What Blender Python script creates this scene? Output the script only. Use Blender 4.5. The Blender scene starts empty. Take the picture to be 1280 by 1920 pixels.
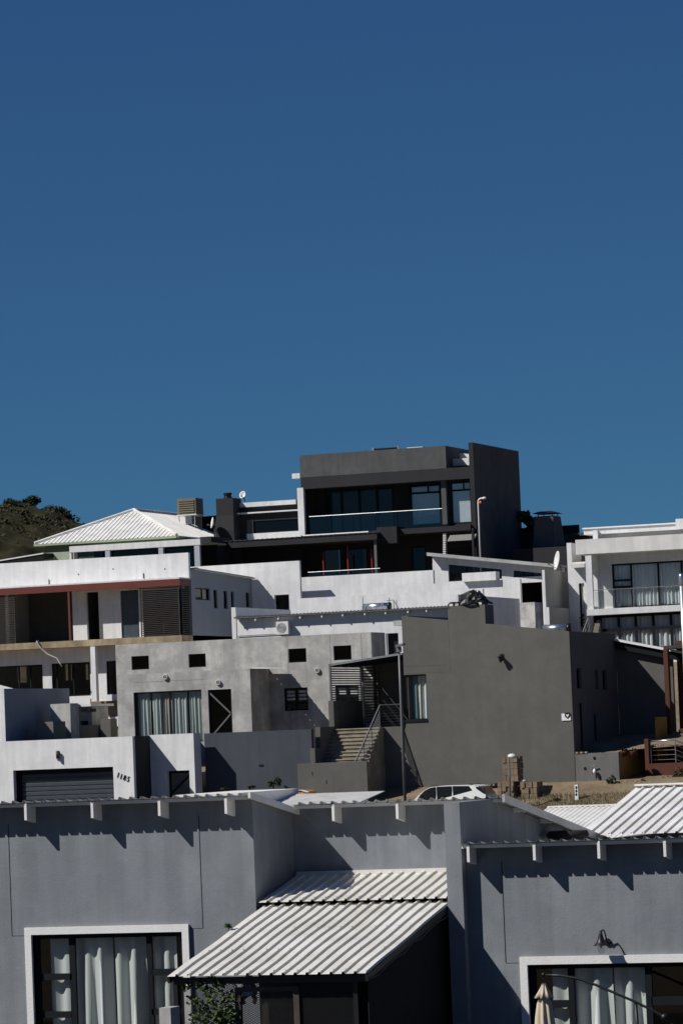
import bpy, bmesh, math, random
from mathutils import Vector, Matrix
random.seed(7)
S = bpy.context.scene
COL = S.collection
# ------------------------------------------------------------------ camera
# world: X runs right along the house fronts, Y runs uphill away from the street, Z up; the camera is the origin
F = 7000.0                                   # focal length in photo pixels (1280 wide)
YAW, ROLL, PITCH = math.radians(20), math.radians(2.3), math.atan(420/7000.0)
F0 = Vector((-math.sin(YAW), math.cos(YAW), 0)); R0 = Vector((math.cos(YAW), math.sin(YAW), 0)); ZU = Vector((0,0,1))
FW = F0*math.cos(PITCH) + ZU*math.sin(PITCH)
U0 = ZU*math.cos(PITCH) - F0*math.sin(PITCH)
RT = R0*math.cos(ROLL) - U0*math.sin(ROLL)
UP = U0*math.cos(ROLL) + R0*math.sin(ROLL)
cam = bpy.data.cameras.new('camera'); cam.sensor_fit = 'HORIZONTAL'; cam.sensor_width = 24.0
cam.lens = F/1280*24; cam.clip_start = 0.5; cam.clip_end = 9000
co = bpy.data.objects.new('camera', cam); COL.objects.link(co)
co.matrix_world = Matrix(((RT.x,UP.x,-FW.x,0),(RT.y,UP.y,-FW.y,0),(RT.z,UP.z,-FW.z,0),(0,0,0,1)))
S.camera = co
# ------------------------------------------------------------------ sky, sun, exposure
SUN = Vector((-1.18, -1.0, 1.5)).normalized()      # towards the sun
W = bpy.data.worlds.new('World'); S.world = W; W.use_nodes = True
nt = W.node_tree; nt.nodes.clear()
sk = nt.nodes.new('ShaderNodeTexSky'); sk.sky_type = 'NISHITA'; sk.sun_disc = False
sk.sun_elevation = math.asin(SUN.z); sk.sun_rotation = math.atan2(SUN.x, SUN.y)
sk.altitude = 3500; sk.air_density = 0.45; sk.dust_density = 0.0; sk.ozone_density = 4.0
sep = nt.nodes.new('ShaderNodeSeparateColor'); com = nt.nodes.new('ShaderNodeCombineColor'); nt.links.new(sk.outputs[0], sep.inputs[0])
for ch, (pw, k) in enumerate(((0.66, 0.69), (0.66, 1.43), (0.40, 2.78))):      # flatter falloff towards the horizon, as on a dry high plateau
    a = nt.nodes.new('ShaderNodeMath'); a.operation = 'POWER'; a.inputs[1].default_value = pw; nt.links.new(sep.outputs[ch], a.inputs[0])
    b = nt.nodes.new('ShaderNodeMath'); b.operation = 'MULTIPLY'; b.inputs[1].default_value = k; nt.links.new(a.outputs[0], b.inputs[0]); nt.links.new(b.outputs[0], com.inputs[ch])
bg = nt.nodes.new('ShaderNodeBackground'); bg.inputs['Strength'].default_value = 0.05
wo = nt.nodes.new('ShaderNodeOutputWorld')
nt.links.new(com.outputs[0], bg.inputs[0]); nt.links.new(bg.outputs[0], wo.inputs[0])
sl = bpy.data.lights.new('sun', 'SUN'); sl.energy = 5.0; sl.angle = math.radians(0.5); sl.color = (1.0, 0.965, 0.92)
so = bpy.data.objects.new('sun', sl); COL.objects.link(so)
so.rotation_euler = SUN.to_track_quat('Z', 'Y').to_euler(); so.location = SUN*300
S.view_settings.view_transform = 'Standard'; S.view_settings.look = 'None'
S.view_settings.exposure = 0.0; S.view_settings.gamma = 1.0; S.view_settings.use_curve_mapping = False
# ------------------------------------------------------------------ measuring: where a sight line meets a real plane of the place
def ray(x, y): return FW + RT*((x-640)/F) - UP*((y-960)/F)
def P(x, y, Y): d = ray(x, y); t = Y/d.y; return d.x*t, d.z*t          # plane Y = const  -> X, Z
def PX(x, y, X): d = ray(x, y); t = X/d.x; return d.y*t, d.z*t         # plane X = const  -> Y, Z
def PZ(x, y, Z): d = ray(x, y); t = Z/d.z; return d.x*t, d.y*t
def rc(x0, y0, x1, y1, Y):
    a = P(x0, y0, Y); b = P(x1, y1, Y); return a[0], b[0], b[1], a[1]   # X0 X1 Z0 Z1
def rx(x0, y0, x1, y1, X):
    a = PX(x0, y0, X); b = PX(x1, y1, X); return a[0], b[0], b[1], a[1]
# ------------------------------------------------------------------ materials
def newmat(n):
    m = bpy.data.materials.new(n); m.use_nodes = True; t = m.node_tree
    b = t.nodes['Principled BSDF']; return m, t, b
def nd(t, typ, **kw):
    n = t.nodes.new(typ)
    for k, v in kw.items(): n.inputs[k].default_value = v
    return n
def ramp(t, src, stops):
    r = t.nodes.new('ShaderNodeValToRGB'); e = r.color_ramp.elements
    while len(e) < len(stops): e.new(0.5)
    for el, (p, c) in zip(e, stops): el.position = p; el.color = c if len(c) == 4 else (*c, 1)
    t.links.new(src, r.inputs[0]); return r
def mixc(t, fac, a, b, mode='MIX'):
    m = t.nodes.new('ShaderNodeMix'); m.data_type = 'RGBA'; m.blend_type = mode
    for i, v in ((0, fac), (6, a), (7, b)):
        if hasattr(v, 'is_linked') or isinstance(v, bpy.types.NodeSocket): t.links.new(v, m.inputs[i])
        else: m.inputs[i].default_value = v if i == 0 else (*v, 1)
    return m.outputs[2]
def sc(c, k): return tuple(min(1, x*k) for x in c)
def stucco(name, col, var=.10, bump=.25, fine=35., big=.35, streak=.12, stain=0., rough=.9, edge=None):
    m, t, b = newmat(name); geo = nd(t, 'ShaderNodeNewGeometry'); pos = geo.outputs['Position']
    n1 = nd(t, 'ShaderNodeTexNoise', Scale=big, Detail=7., Roughness=.62); t.links.new(pos, n1.inputs['Vector'])
    r1 = ramp(t, n1.outputs['Fac'], [(.3, sc(col, 1-var)), (.7, sc(col, 1+var))])
    mp = nd(t, 'ShaderNodeMapping'); mp.inputs['Scale'].default_value = (3.2, 3.2, .22); t.links.new(pos, mp.inputs['Vector'])
    n2 = nd(t, 'ShaderNodeTexNoise', Scale=1.1, Detail=6., Roughness=.6); t.links.new(mp.outputs[0], n2.inputs['Vector'])
    r2 = ramp(t, n2.outputs['Fac'], [(.38, (1-streak,)*3), (.62, (1, 1, 1))])
    out = mixc(t, 1., r1.outputs[0], r2.outputs[0], 'MULTIPLY')
    if stain:
        n4 = nd(t, 'ShaderNodeTexNoise', Scale=.9, Detail=9., Roughness=.72, Distortion=.15); t.links.new(pos, n4.inputs['Vector'])
        r4 = ramp(t, n4.outputs['Fac'], [(.44, (1-stain, 1-stain, 1-stain*.92)), (.6, (1, 1, 1))])
        out = mixc(t, 1., out, r4.outputs[0], 'MULTIPLY')
    t.links.new(out, b.inputs['Base Color'])
    n3 = nd(t, 'ShaderNodeTexNoise', Scale=fine, Detail=4., Roughness=.6); t.links.new(pos, n3.inputs['Vector'])
    bp = nd(t, 'ShaderNodeBump', Strength=bump, Distance=.02); t.links.new(n3.outputs['Fac'], bp.inputs['Height'])
    t.links.new(bp.outputs[0], b.inputs['Normal'])
    b.inputs['Roughness'].default_value = rough; b.inputs['Specular IOR Level'].default_value = .25
    return m
def plain(name, col, rough=.6, metal=0., var=.12, scale=3., spec=.4):
    m, t, b = newmat(name); geo = nd(t, 'ShaderNodeNewGeometry')
    n1 = nd(t, 'ShaderNodeTexNoise', Scale=scale, Detail=5.); t.links.new(geo.outputs['Position'], n1.inputs['Vector'])
    r1 = ramp(t, n1.outputs['Fac'], [(.3, sc(col, 1-var)), (.7, sc(col, 1+var))])
    t.links.new(r1.outputs[0], b.inputs['Base Color'])
    b.inputs['Roughness'].default_value = rough; b.inputs['Metallic'].default_value = metal
    b.inputs['Specular IOR Level'].default_value = spec
    return m
def sheetmetal(name, col, rough=.45, dirt=.25, sc_=1.2):
    m, t, b = newmat(name); geo = nd(t, 'ShaderNodeNewGeometry'); pos = geo.outputs['Position']
    n1 = nd(t, 'ShaderNodeTexNoise', Scale=sc_, Detail=8., Roughness=.7); t.links.new(pos, n1.inputs['Vector'])
    r1 = ramp(t, n1.outputs['Fac'], [(.32, (col[0]*(1-dirt), col[1]*(1-dirt*1.08), col[2]*(1-dirt*1.25))), (.58, col)])
    t.links.new(r1.outputs[0], b.inputs['Base Color']); b.inputs['Roughness'].default_value = rough
    b.inputs['Specular IOR Level'].default_value = .35
    return m
def glassmat(name, tint, ior, refl=0.0, rough=0.0):
    m = bpy.data.materials.new(name); m.use_nodes = True; t = m.node_tree; t.nodes.clear()
    tr = nd(t, 'ShaderNodeBsdfTransparent'); tr.inputs[0].default_value = (*tint, 1)
    gl = nd(t, 'ShaderNodeBsdfGlossy', Roughness=rough); gl.inputs[0].default_value = (1, 1, 1, 1)
    fr = nd(t, 'ShaderNodeFresnel', IOR=ior); ge = nd(t, 'ShaderNodeNewGeometry')          # same reflection from both sides of the thin pane
    mr = nd(t, 'ShaderNodeMapRange'); mr.inputs[3].default_value = ior; mr.inputs[4].default_value = 1/ior
    t.links.new(ge.outputs['Backfacing'], mr.inputs[0]); t.links.new(mr.outputs[0], fr.inputs['IOR'])
    mx = nd(t, 'ShaderNodeMixShader'); o = nd(t, 'ShaderNodeOutputMaterial')
    t.links.new(fr.outputs[0], mx.inputs[0]); t.links.new(tr.outputs[0], mx.inputs[1]); t.links.new(gl.outputs[0], mx.inputs[2])
    t.links.new(mx.outputs[0], o.inputs[0]); return m
def cloth(name, col, trans=.25):
    m, t, b = newmat(name); b.inputs['Base Color'].default_value = (*col, 1); b.inputs['Roughness'].default_value = .9
    b.inputs['Specular IOR Level'].default_value = .1
    return m
def leafmat(name, c1, c2):
    m, t, b = newmat(name); geo = nd(t, 'ShaderNodeNewGeometry')
    n1 = nd(t, 'ShaderNodeTexNoise', Scale=2.5, Detail=4.); t.links.new(geo.outputs['Position'], n1.inputs['Vector'])
    r1 = ramp(t, n1.outputs['Fac'], [(.3, c1), (.7, c2)]); t.links.new(r1.outputs[0], b.inputs['Base Color'])
    b.inputs['Roughness'].default_value = .7; b.inputs['Specular IOR Level'].default_value = .2
    return m
def soilmat(name, c1, c2, c3, scale=.8):
    m, t, b = newmat(name); geo = nd(t, 'ShaderNodeNewGeometry'); pos = geo.outputs['Position']
    n1 = nd(t, 'ShaderNodeTexNoise', Scale=scale, Detail=9., Roughness=.7); t.links.new(pos, n1.inputs['Vector'])
    r1 = ramp(t, n1.outputs['Fac'], [(.3, c1), (.5, c2), (.72, c3)]); t.links.new(r1.outputs[0], b.inputs['Base Color'])
    n3 = nd(t, 'ShaderNodeTexNoise', Scale=6., Detail=8., Roughness=.7); t.links.new(pos, n3.inputs['Vector'])
    bp = nd(t, 'ShaderNodeBump', Strength=.6, Distance=.12); t.links.new(n3.outputs['Fac'], bp.inputs['Height'])
    t.links.new(bp.outputs[0], b.inputs['Normal']); b.inputs['Roughness'].default_value = .95
    b.inputs['Specular IOR Level'].default_value = .1
    return m
def brickmat(name):
    m, t, b = newmat(name); geo = nd(t, 'ShaderNodeNewGeometry')
    sx = nd(t, 'ShaderNodeSeparateXYZ'); t.links.new(geo.outputs['Position'], sx.inputs[0])
    cx = nd(t, 'ShaderNodeCombineXYZ'); t.links.new(sx.outputs[0], cx.inputs[0]); t.links.new(sx.outputs[2], cx.inputs[1])
    br = nd(t, 'ShaderNodeTexBrick', Scale=1., **{'Mortar Size': .012, 'Brick Width': .23, 'Row Height': .085})
    br.inputs['Color1'].default_value = (.19, .125, .075, 1); br.inputs['Color2'].default_value = (.11, .075, .045, 1); br.inputs['Mortar'].default_value = (.25, .21, .16, 1)
    t.links.new(cx.outputs[0], br.inputs['Vector']); t.links.new(br.outputs[0], b.inputs['Base Color'])
    b.inputs['Roughness'].default_value = .95; return m

M = {}
M['slate'] = stucco('slate_render', (.222, .238, .256), .12, .22, 24., .38, .15, .13)
M['white'] = stucco('white_render', (.75, .75, .745), .04, .15, 30., .5, .11, .10)
M['white2'] = stucco('cream_white_render', (.70, .695, .66), .05, .15, 30., .4, .10, .10)
M['trim'] = stucco('white_trim', (.74, .73, .71), .03, .3, 40., .8, .06)
M['conc'] = stucco('weathered_cement', (.47, .46, .43), .13, .2, 14., .45, .13, .26)
M['grey'] = stucco('grey_render', (.125, .124, .113), .09, .2, 12., .22, .06, .10)
M['greyw'] = stucco('grey_yard_wall', (.17, .168, .158), .1, .2, 12., .4, .08, .12)
M['bluegrey'] = stucco('blue_grey_wall', (.062, .070, .084), .12, .2, 12., .4, .12)
M['charcoal'] = stucco('charcoal_render', (.030, .030, .033), .12, .2, 12., .3, .10)
M['darkband'] = stucco('ash_grey_render', (.095, .098, .098), .14, .25, 10., .5, .14, .15)
M['paleblue'] = stucco('pale_blue_plaster', (.42, .45, .50), .05)
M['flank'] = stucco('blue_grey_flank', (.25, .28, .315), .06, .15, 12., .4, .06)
M['palegrey'] = stucco('pale_grey_and_shade', (.43, .425, .395), .06, .15, 12., .4, .06)  # also holds the painted shade on the pillar wall flanks
M['slatedoor'] = plain('slate_blue_door', (.055, .07, .085), .3)
M['brown'] = stucco('brown_render', (.10, .040, .026), .12)
M['ochre'] = stucco('ochre_render', (.40, .22, .05), .12)
M['tan'] = stucco('raw_concrete_tan', (.40, .32, .20), .2, .3, 12., .9, .2, .25)
M['stepc'] = stucco('step_concrete', (.30, .265, .20), .22, .4, 12., 1.2, .15, .3)
M['green'] = stucco('pale_green_paint', (.36, .42, .31), .06)
M['dkgreen'] = stucco('green_paint', (.22, .28, .19), .06)
M['brickw'] = brickmat('brown_brick')
M['block'] = stucco('paver_block', (.26, .195, .125), .25, .5, 20., 1.4, .1, .25)
M['roofw'] = sheetmetal('white_roof_sheet', (.72, .71, .68), .5, .2)
M['roofc'] = sheetmetal('cream_roof_sheet', (.66, .645, .60), .5, .22)
M['roofg'] = sheetmetal('bare_roof_sheet', (.42, .43, .43), .4, .3)
M['galv'] = plain('galvanised_steel', (.50, .51, .52), .42, .75, .15)
M['steel'] = plain('brushed_steel', (.62, .63, .64), .28, .9, .08)
M['postgrey'] = plain('grey_painted_steel', (.14, .145, .15), .5, .2, .1)
M['frame'] = plain('charcoal_aluminium', (.008, .0105, .013), .6, 0, .1, 3., .15)
M['black'] = plain('black_metal', (.010, .010, .011), .45, .1, .1)
M['blackp'] = plain('black_plastic', (.012, .012, .012), .35, 0, .2)
M['net'] = plain('black_cloth', (.008, .008, .008), .9, 0, .3, 8.)
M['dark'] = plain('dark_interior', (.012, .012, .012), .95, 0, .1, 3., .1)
M['red'] = plain('red_oxide_paint', (.125, .026, .018), .55, 0, .1)
M['redp'] = plain('bright_red_pole', (.30, .02, .014), .5, 0, .1)
M['whitep'] = plain('white_paint', (.78, .78, .77), .5, 0, .04)
M['slat'] = plain('dark_brown_slat', (.032, .024, .022), .6, 0, .15)
M['wood'] = plain('dark_stained_wood', (.05, .035, .028), .6, 0, .3, 6.)
M['beige'] = plain('beige_plastic', (.17, .152, .105), .55, 0, .1)
M['acw'] = plain('white_enamel', (.66, .66, .63), .4, 0, .05)
M['carpaint'] = plain('white_car_paint', (.75, .75, .74), .2, 0, .02, 3., .6)
M['rubber'] = plain('tyre_rubber', (.015, .015, .015), .8)
M['orange'] = plain('orange_paint', (.60, .22, .03), .4)
M['rdoor'] = plain('charcoal_steel_door', (.055, .066, .078), .45, .2, .1)
M['gatep'] = plain('grey_sheet_gate', (.10, .10, .10), .55, .2, .1)
M['glass'] = glassmat('window_glass', (.80, .82, .81), 1.45)
M['glassb'] = glassmat('mirror_tint_glass', (.50, .54, .55), 1.75)
M['glassd'] = glassmat('dark_glass', (.22, .24, .25), 1.42)
M['glassrail'] = glassmat('balustrade_glass', (.74, .80, .80), 1.6)
M['glassm'] = glassmat('pale_blue_glass', (.78, .82, .83), 2.3)
M['bulb'] = glassmat('lamp_glass', (.86, .88, .86), 1.45)
M['curt'] = cloth('pale_curtain', (.60, .63, .61)); M['curtg'] = cloth('grey_green_curtain', (.50, .55, .53)); M['curtw'] = cloth('white_curtain', (.72, .74, .76))
M['curtgrey'] = cloth('grey_curtain', (.40, .38, .37)); M['curtcream'] = cloth('cream_curtain', (.72, .70, .58)); M['curtteal'] = cloth('teal_curtain', (.16, .25, .29))
M['parasol'] = cloth('beige_canvas', (.52, .44, .34))
M['soil'] = soilmat('sandy_soil', (.13, .095, .06), (.19, .145, .095), (.25, .20, .14))
M['drygrass'] = soilmat('dry_grass_hill', (.012, .014, .006), (.032, .029, .013), (.070, .056, .028), .5)
M['asphalt'] = soilmat('asphalt', (.04, .04, .04), (.05, .05, .05), (.065, .064, .06), 2.)
M['leaf'] = leafmat('leaf_green', (.030, .050, .014), (.075, .115, .035))
M['leafd'] = leafmat('bush_leaf', (.018, .026, .012), (.045, .055, .026))
M['leafy'] = leafmat('grass_blade', (.045, .043, .018), (.10, .085, .04))
M['flowy'] = plain('yellow_petal', (.65, .45, .03)); M['flowr'] = plain('red_petal', (.45, .02, .03))
M['bark'] = plain('bark', (.06, .045, .035), .9)
M['orangeglow'] = plain('orange_lens', (.75, .16, .03), .3)
# ------------------------------------------------------------------ objects
ORG = {}
def tag(o, label, cat, group=None):
    o['label'] = label; o['category'] = cat
    if group: o['group'] = group
    return o
def thing(name, label, cat, base, group=None):
    o = bpy.data.objects.new(name, None); COL.objects.link(o); o.location = base; o.empty_display_size = .3
    ORG[o.name] = Vector(base); return tag(o, label, cat, group)
def mk(name, vs, fs, mat, parent=None, smooth=False, kind=None):
    me = bpy.data.meshes.new(name)
    if parent is not None: org = ORG[parent.name]
    else:
        org = Vector((sum(v[0] for v in vs)/len(vs), sum(v[1] for v in vs)/len(vs), min(v[2] for v in vs)))
    me.from_pydata([(v[0]-org.x, v[1]-org.y, v[2]-org.z) for v in vs], [], fs)
    me.materials.append(M[mat] if isinstance(mat, str) else mat)
    if smooth: me.polygons.foreach_set('use_smooth', [True]*len(me.polygons))
    me.update()
    o = bpy.data.objects.new(name, me); COL.objects.link(o)
    if parent is not None: o.parent = parent
    else: o.location = org
    ORG[o.name] = org
    if kind: o['kind'] = kind
    return o
class G:
    """collects geometry for one mesh"""
    def __init__(s): s.v = []; s.f = []
    def box(s, X0, X1, Y0, Y1, Z0, Z1):
        if X0 > X1: X0, X1 = X1, X0
        if Y0 > Y1: Y0, Y1 = Y1, Y0
        if Z0 > Z1: Z0, Z1 = Z1, Z0
        k = len(s.v); s.v += [(X0,Y0,Z0),(X1,Y0,Z0),(X1,Y1,Z0),(X0,Y1,Z0),(X0,Y0,Z1),(X1,Y0,Z1),(X1,Y1,Z1),(X0,Y1,Z1)]
        s.f += [tuple(k+i for i in q) for q in ((0,3,2,1),(4,5,6,7),(0,1,5,4),(1,2,6,5),(2,3,7,6),(3,0,4,7))]; return s
    def hexa(s, p):                                   # 8 corners: bottom ring then top ring
        k = len(s.v); s.v += [tuple(q) for q in p]
        s.f += [tuple(k+i for i in q) for q in ((0,3,2,1),(4,5,6,7),(0,1,5,4),(1,2,6,5),(2,3,7,6),(3,0,4,7))]; return s
    def prism(s, poly, a0, a1, ax='Y'):               # polygon (in X,Z or Y,Z) pushed along an axis
        n = len(poly); k = len(s.v)
        for a in (a0, a1):
            for p in poly: s.v.append((p[0], a, p[1]) if ax == 'Y' else ((a, p[0], p[1]) if ax == 'X' else (p[0], p[1], a)))
        s.f.append(tuple(k+i for i in range(n))); s.f.append(tuple(k+n+i for i in reversed(range(n))))
        for i in range(n): j = (i+1) % n; s.f.append((k+i, k+n+i, k+n+j, k+j))
        return s
    def tube(s, pts, r, n=8, cap=True):
        pts = [Vector(p) for p in pts]; rings = []
        rs = r if isinstance(r, (list, tuple)) else [r]*len(pts)
        prev = None
        for i, p in enumerate(pts):
            d = (pts[min(i+1, len(pts)-1)] - pts[max(i-1, 0)]).normalized()
            if prev is None: a = d.orthogonal().normalized()
            else:
                a = (prev - d*prev.dot(d)); a = a.normalized() if a.length > 1e-6 else d.orthogonal().normalized()
            prev = a; b = d.cross(a); k = len(s.v)
            for q in range(n):
                w = 2*math.pi*q/n; s.v.append(tuple(p + a*math.cos(w)*rs[i] + b*math.sin(w)*rs[i]))
            rings.append(k)
        for i in range(len(rings)-1):
            for q in range(n): s.f.append((rings[i]+q, rings[i]+(q+1) % n, rings[i+1]+(q+1) % n, rings[i+1]+q))
        if cap: s.f.append(tuple(rings[0]+q for q in reversed(range(n)))); s.f.append(tuple(rings[-1]+q for q in range(n)))
        return s
    def lathe(s, c, prof, n=16, axis=(0,0,1)):        # profile of (radius, height)
        ax = Vector(axis).normalized(); a = ax.orthogonal().normalized(); b = ax.cross(a); c = Vector(c); k0 = len(s.v)
        for r, h in prof:
            for q in range(n): w = 2*math.pi*q/n; s.v.append(tuple(c + ax*h + (a*math.cos(w)+b*math.sin(w))*r))
        for i in range(len(prof)-1):
            for q in range(n): s.f.append((k0+i*n+q, k0+i*n+(q+1) % n, k0+(i+1)*n+(q+1) % n, k0+(i+1)*n+q))
        return s
    def build(s, name, mat, parent=None, smooth=False, kind=None): return mk(name, s.v, s.f, mat, parent, smooth, kind)
def box(name, X0, X1, Y0, Y1, Z0, Z1, mat, parent=None): return G().box(X0, X1, Y0, Y1, Z0, Z1).build(name, mat, parent)
def pb(name, x0, y0, x1, y1, Y, depth, mat, parent=None):
    a = rc(x0, y0, x1, y1, Y); return box(name, a[0], a[1], Y, Y+depth, a[2], a[3], mat, parent)
def wall(name, parent, A0, A1, Z0, Z1, pl, th, mat, holes=(), top=None, ax='Y'):
    """a wall of real thickness with openings; ax Y: front at Y=pl, thickness goes back. ax X: outer face at X=pl, thickness goes to -X"""
    xs = sorted({A0, A1} | {min(max(h[i], A0), A1) for h in holes for i in (0, 1)})
    zs = sorted({Z0, Z1} | {min(max(h[i], Z0), Z1) for h in holes for i in (2, 3)})
    xs = [x for i, x in enumerate(xs) if i == 0 or x-xs[i-1] > 1e-5]; zs = [z for i, z in enumerate(zs) if i == 0 or z-zs[i-1] > 1e-5]
    nx, nz = len(xs), len(zs)
    def solid(i, j):
        if i < 0 or j < 0 or i >= nx-1 or j >= nz-1: return False
        cx, cz = (xs[i]+xs[i+1])/2, (zs[j]+zs[j+1])/2
        return not any(h[0] < cx < h[1] and h[2] < cz < h[3] for h in holes)
    g = G()
    def vid(i, j, b):
        z = top(xs[i]) if (top and j == nz-1) else zs[j]
        return (xs[i], pl+(th if b else 0), z) if ax == 'Y' else (pl-(th if b else 0), xs[i], z)
    idx = {}
    def V(i, j, b):
        if (i, j, b) not in idx: idx[(i, j, b)] = len(g.v); g.v.append(vid(i, j, b))
        return idx[(i, j, b)]
    for i in range(nx-1):
        for j in range(nz-1):
            if not solid(i, j): continue
            g.f.append((V(i,j,0), V(i+1,j,0), V(i+1,j+1,0), V(i,j+1,0))); g.f.append((V(i,j,1), V(i,j+1,1), V(i+1,j+1,1), V(i+1,j,1)))
            if not solid(i-1, j): g.f.append((V(i,j,0), V(i,j+1,0), V(i,j+1,1), V(i,j,1)))
            if not solid(i+1, j): g.f.append((V(i+1,j,0), V(i+1,j,1), V(i+1,j+1,1), V(i+1,j+1,0)))
            if not solid(i, j-1): g.f.append((V(i,j,0), V(i,j,1), V(i+1,j,1), V(i+1,j,0)))
            if not solid(i, j+1): g.f.append((V(i,j+1,0), V(i+1,j+1,0), V(i+1,j+1,1), V(i,j+1,1)))
    return g.build(name, mat, parent)
def curtain(parent, A0, A1, pl, Z0, Z1, mat, ax='Y', amp=.05, per=.22, seed=0, name='curtain'):
    rnd = random.Random(seed); n = max(8, int(abs(A1-A0)/per*7)); g = G(); ph = rnd.random()*6; w = 0; prevv = 0
    ws = []
    for i in range(n+1): w += 2*math.pi/7*(.45+1.1*rnd.random()); ws.append(w)
    big = [rnd.uniform(.55, 1.35) for _ in range(n+1)]; big = [(big[max(i-1,0)]+big[i]+big[min(i+1,n)])/3 for i in range(n+1)]; rows = 6
    for r in range(rows+1):
        t = r/rows; z = Z1+(Z0-Z1)*t
        for i in range(n+1):
            a = A0+(A1-A0)*i/n; b = pl+amp*(.65+.5*t)*big[i]*math.sin(ws[i]+ph+.5*t*math.sin(ws[i]*.31))+amp*.4*math.sin(ws[i]*.37+t)
            g.v.append((a, b, z) if ax == 'Y' else (b, a, z))
    m = n+1
    for r in range(rows):
        for i in range(n): g.f.append((r*m+i, (r+1)*m+i, (r+1)*m+i+1, r*m+i+1))
    return g.build(name, mat, parent, smooth=True)
def window(parent, R, pl, ax='Y', fw=.05, cols=(), rows=(), bars=(), mat='frame', glass='glass', fd=.06, curt=None, cd=.14, name='window', ampl=.05, per=.22, seed=1, sub=True):
    """frame mesh with members of real depth; panes and curtain are sub-parts. cols/rows are fractions; bars are extra (a0,a1,z0,z1) fractions"""
    A0, A1, Z0, Z1 = R; g = G(); wA, hZ = A1-A0, Z1-Z0; sg = 1 if ax == 'Y' else -1
    def bx(a0, a1, z0, z1, d0=0, d1=fd):
        if ax == 'Y': g.box(a0, a1, pl+d0, pl+d1, z0, z1)
        else: g.box(pl-d1, pl-d0, a0, a1, z0, z1)
    e = .002
    bx(A0+e, A1-e, Z0+e, Z0+fw); bx(A0+e, A1-e, Z1-fw, Z1-e); bx(A0+e, A0+fw, Z0+fw, Z1-fw); bx(A1-fw, A1-e, Z0+fw, Z1-fw)
    for c in cols: bx(A0+c*wA-fw/2, A0+c*wA+fw/2, Z0+fw, Z1-fw, -.004, fd+.004)
    for r in rows: bx(A0+fw, A1-fw, Z0+r*hZ-fw/2, Z0+r*hZ+fw/2, .003, fd-.003)
    for b in bars: bx(A0+b[0]*wA, A0+b[1]*wA, Z0+b[2]*hZ, Z0+b[3]*hZ, .006, fd-.006)
    f = g.build(name, mat, parent)
    cs = [0]+sorted(cols)+[1]; rs = [0]+sorted(rows)+[1]; mid = pl+sg*fd/2
    for i in range(len(cs)-1):
        for j in range(len(rs)-1):
            a0, a1 = A0+cs[i]*wA+fw*.4, A0+cs[i+1]*wA-fw*.4; z0, z1 = Z0+rs[j]*hZ+fw*.4, Z0+rs[j+1]*hZ-fw*.4
            tl = (random.random()-.5)*.012; mid2 = mid
            q = [(a0, mid2-tl*(a1-a0)), (a1, mid2+tl*(a1-a0))]
            if ax == 'Y': v = [(q[0][0], q[0][1], z0), (q[1][0], q[1][1], z0), (q[1][0], q[1][1], z1), (q[0][0], q[0][1], z1)]
            else: v = [(q[0][1], q[0][0], z0), (q[1][1], q[1][0], z0), (q[1][1], q[1][0], z1), (q[0][1], q[0][0], z1)]
            mk('pane', v, [(0,1,2,3)], glass, f)
    if curt: curtain(f, A0+fw*.5, A1-fw*.5, pl+sg*(fd+cd), Z0+.02, Z1-.03, curt, ax, ampl, per, seed)
    return f
def prof(kind, W, pitch, h):
    """cross-section of a roof sheet: (u, height)"""
    out = []; n = int(math.ceil(W/pitch))
    if kind == 'ibr':
        for i in range(n): o = i*pitch; out += [(o, 0), (o+pitch*.68, 0), (o+pitch*.76, h), (o+pitch*.90, h), (o+pitch*.98, 0)]
    else:
        for i in range(n*6): o = i*pitch/6; out.append((o, h/2+h/2*math.sin(2*math.pi*i/6)))
    out = [p for p in out if p[0] <= W]; out.append((W, 0)); return out
def sheet(name, O, U, Vd, W, v0, v1, mat, parent, kind='ibr', pitch=.19, h=.036, nrm=None, smooth=False, thick=.0, wob=0.):
    """corrugated roof sheet from O: u runs along U (width W), ribs run along Vd from v0(u) to v1(u)"""
    U = Vector(U).normalized(); Vd = Vector(Vd).normalized(); N = nrm or U.cross(Vd).normalized(); O = Vector(O)
    if N.z < 0: N = -N
    pr = prof(kind, W, pitch, h); g = G(); f0 = v0 if callable(v0) else (lambda u: v0); f1 = v1 if callable(v1) else (lambda u: v1)
    ns = 6 if wob else 1
    for u, hh in pr:
        for s_ in range(ns+1):
            v = f0(u)+(f1(u)-f0(u))*s_/ns
            g.v.append(tuple(O+U*u+Vd*v+N*(hh+(wob*math.sin(u*2.1+s_*1.7)*(1 if 0 < s_ < ns else .3) if wob else 0))))
    m = ns+1
    for i in range(len(pr)-1):
        for s_ in range(ns): g.f.append((i*m+s_, (i+1)*m+s_, (i+1)*m+s_+1, i*m+s_+1))
    return g.build(name, mat, parent, smooth=smooth)
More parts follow.
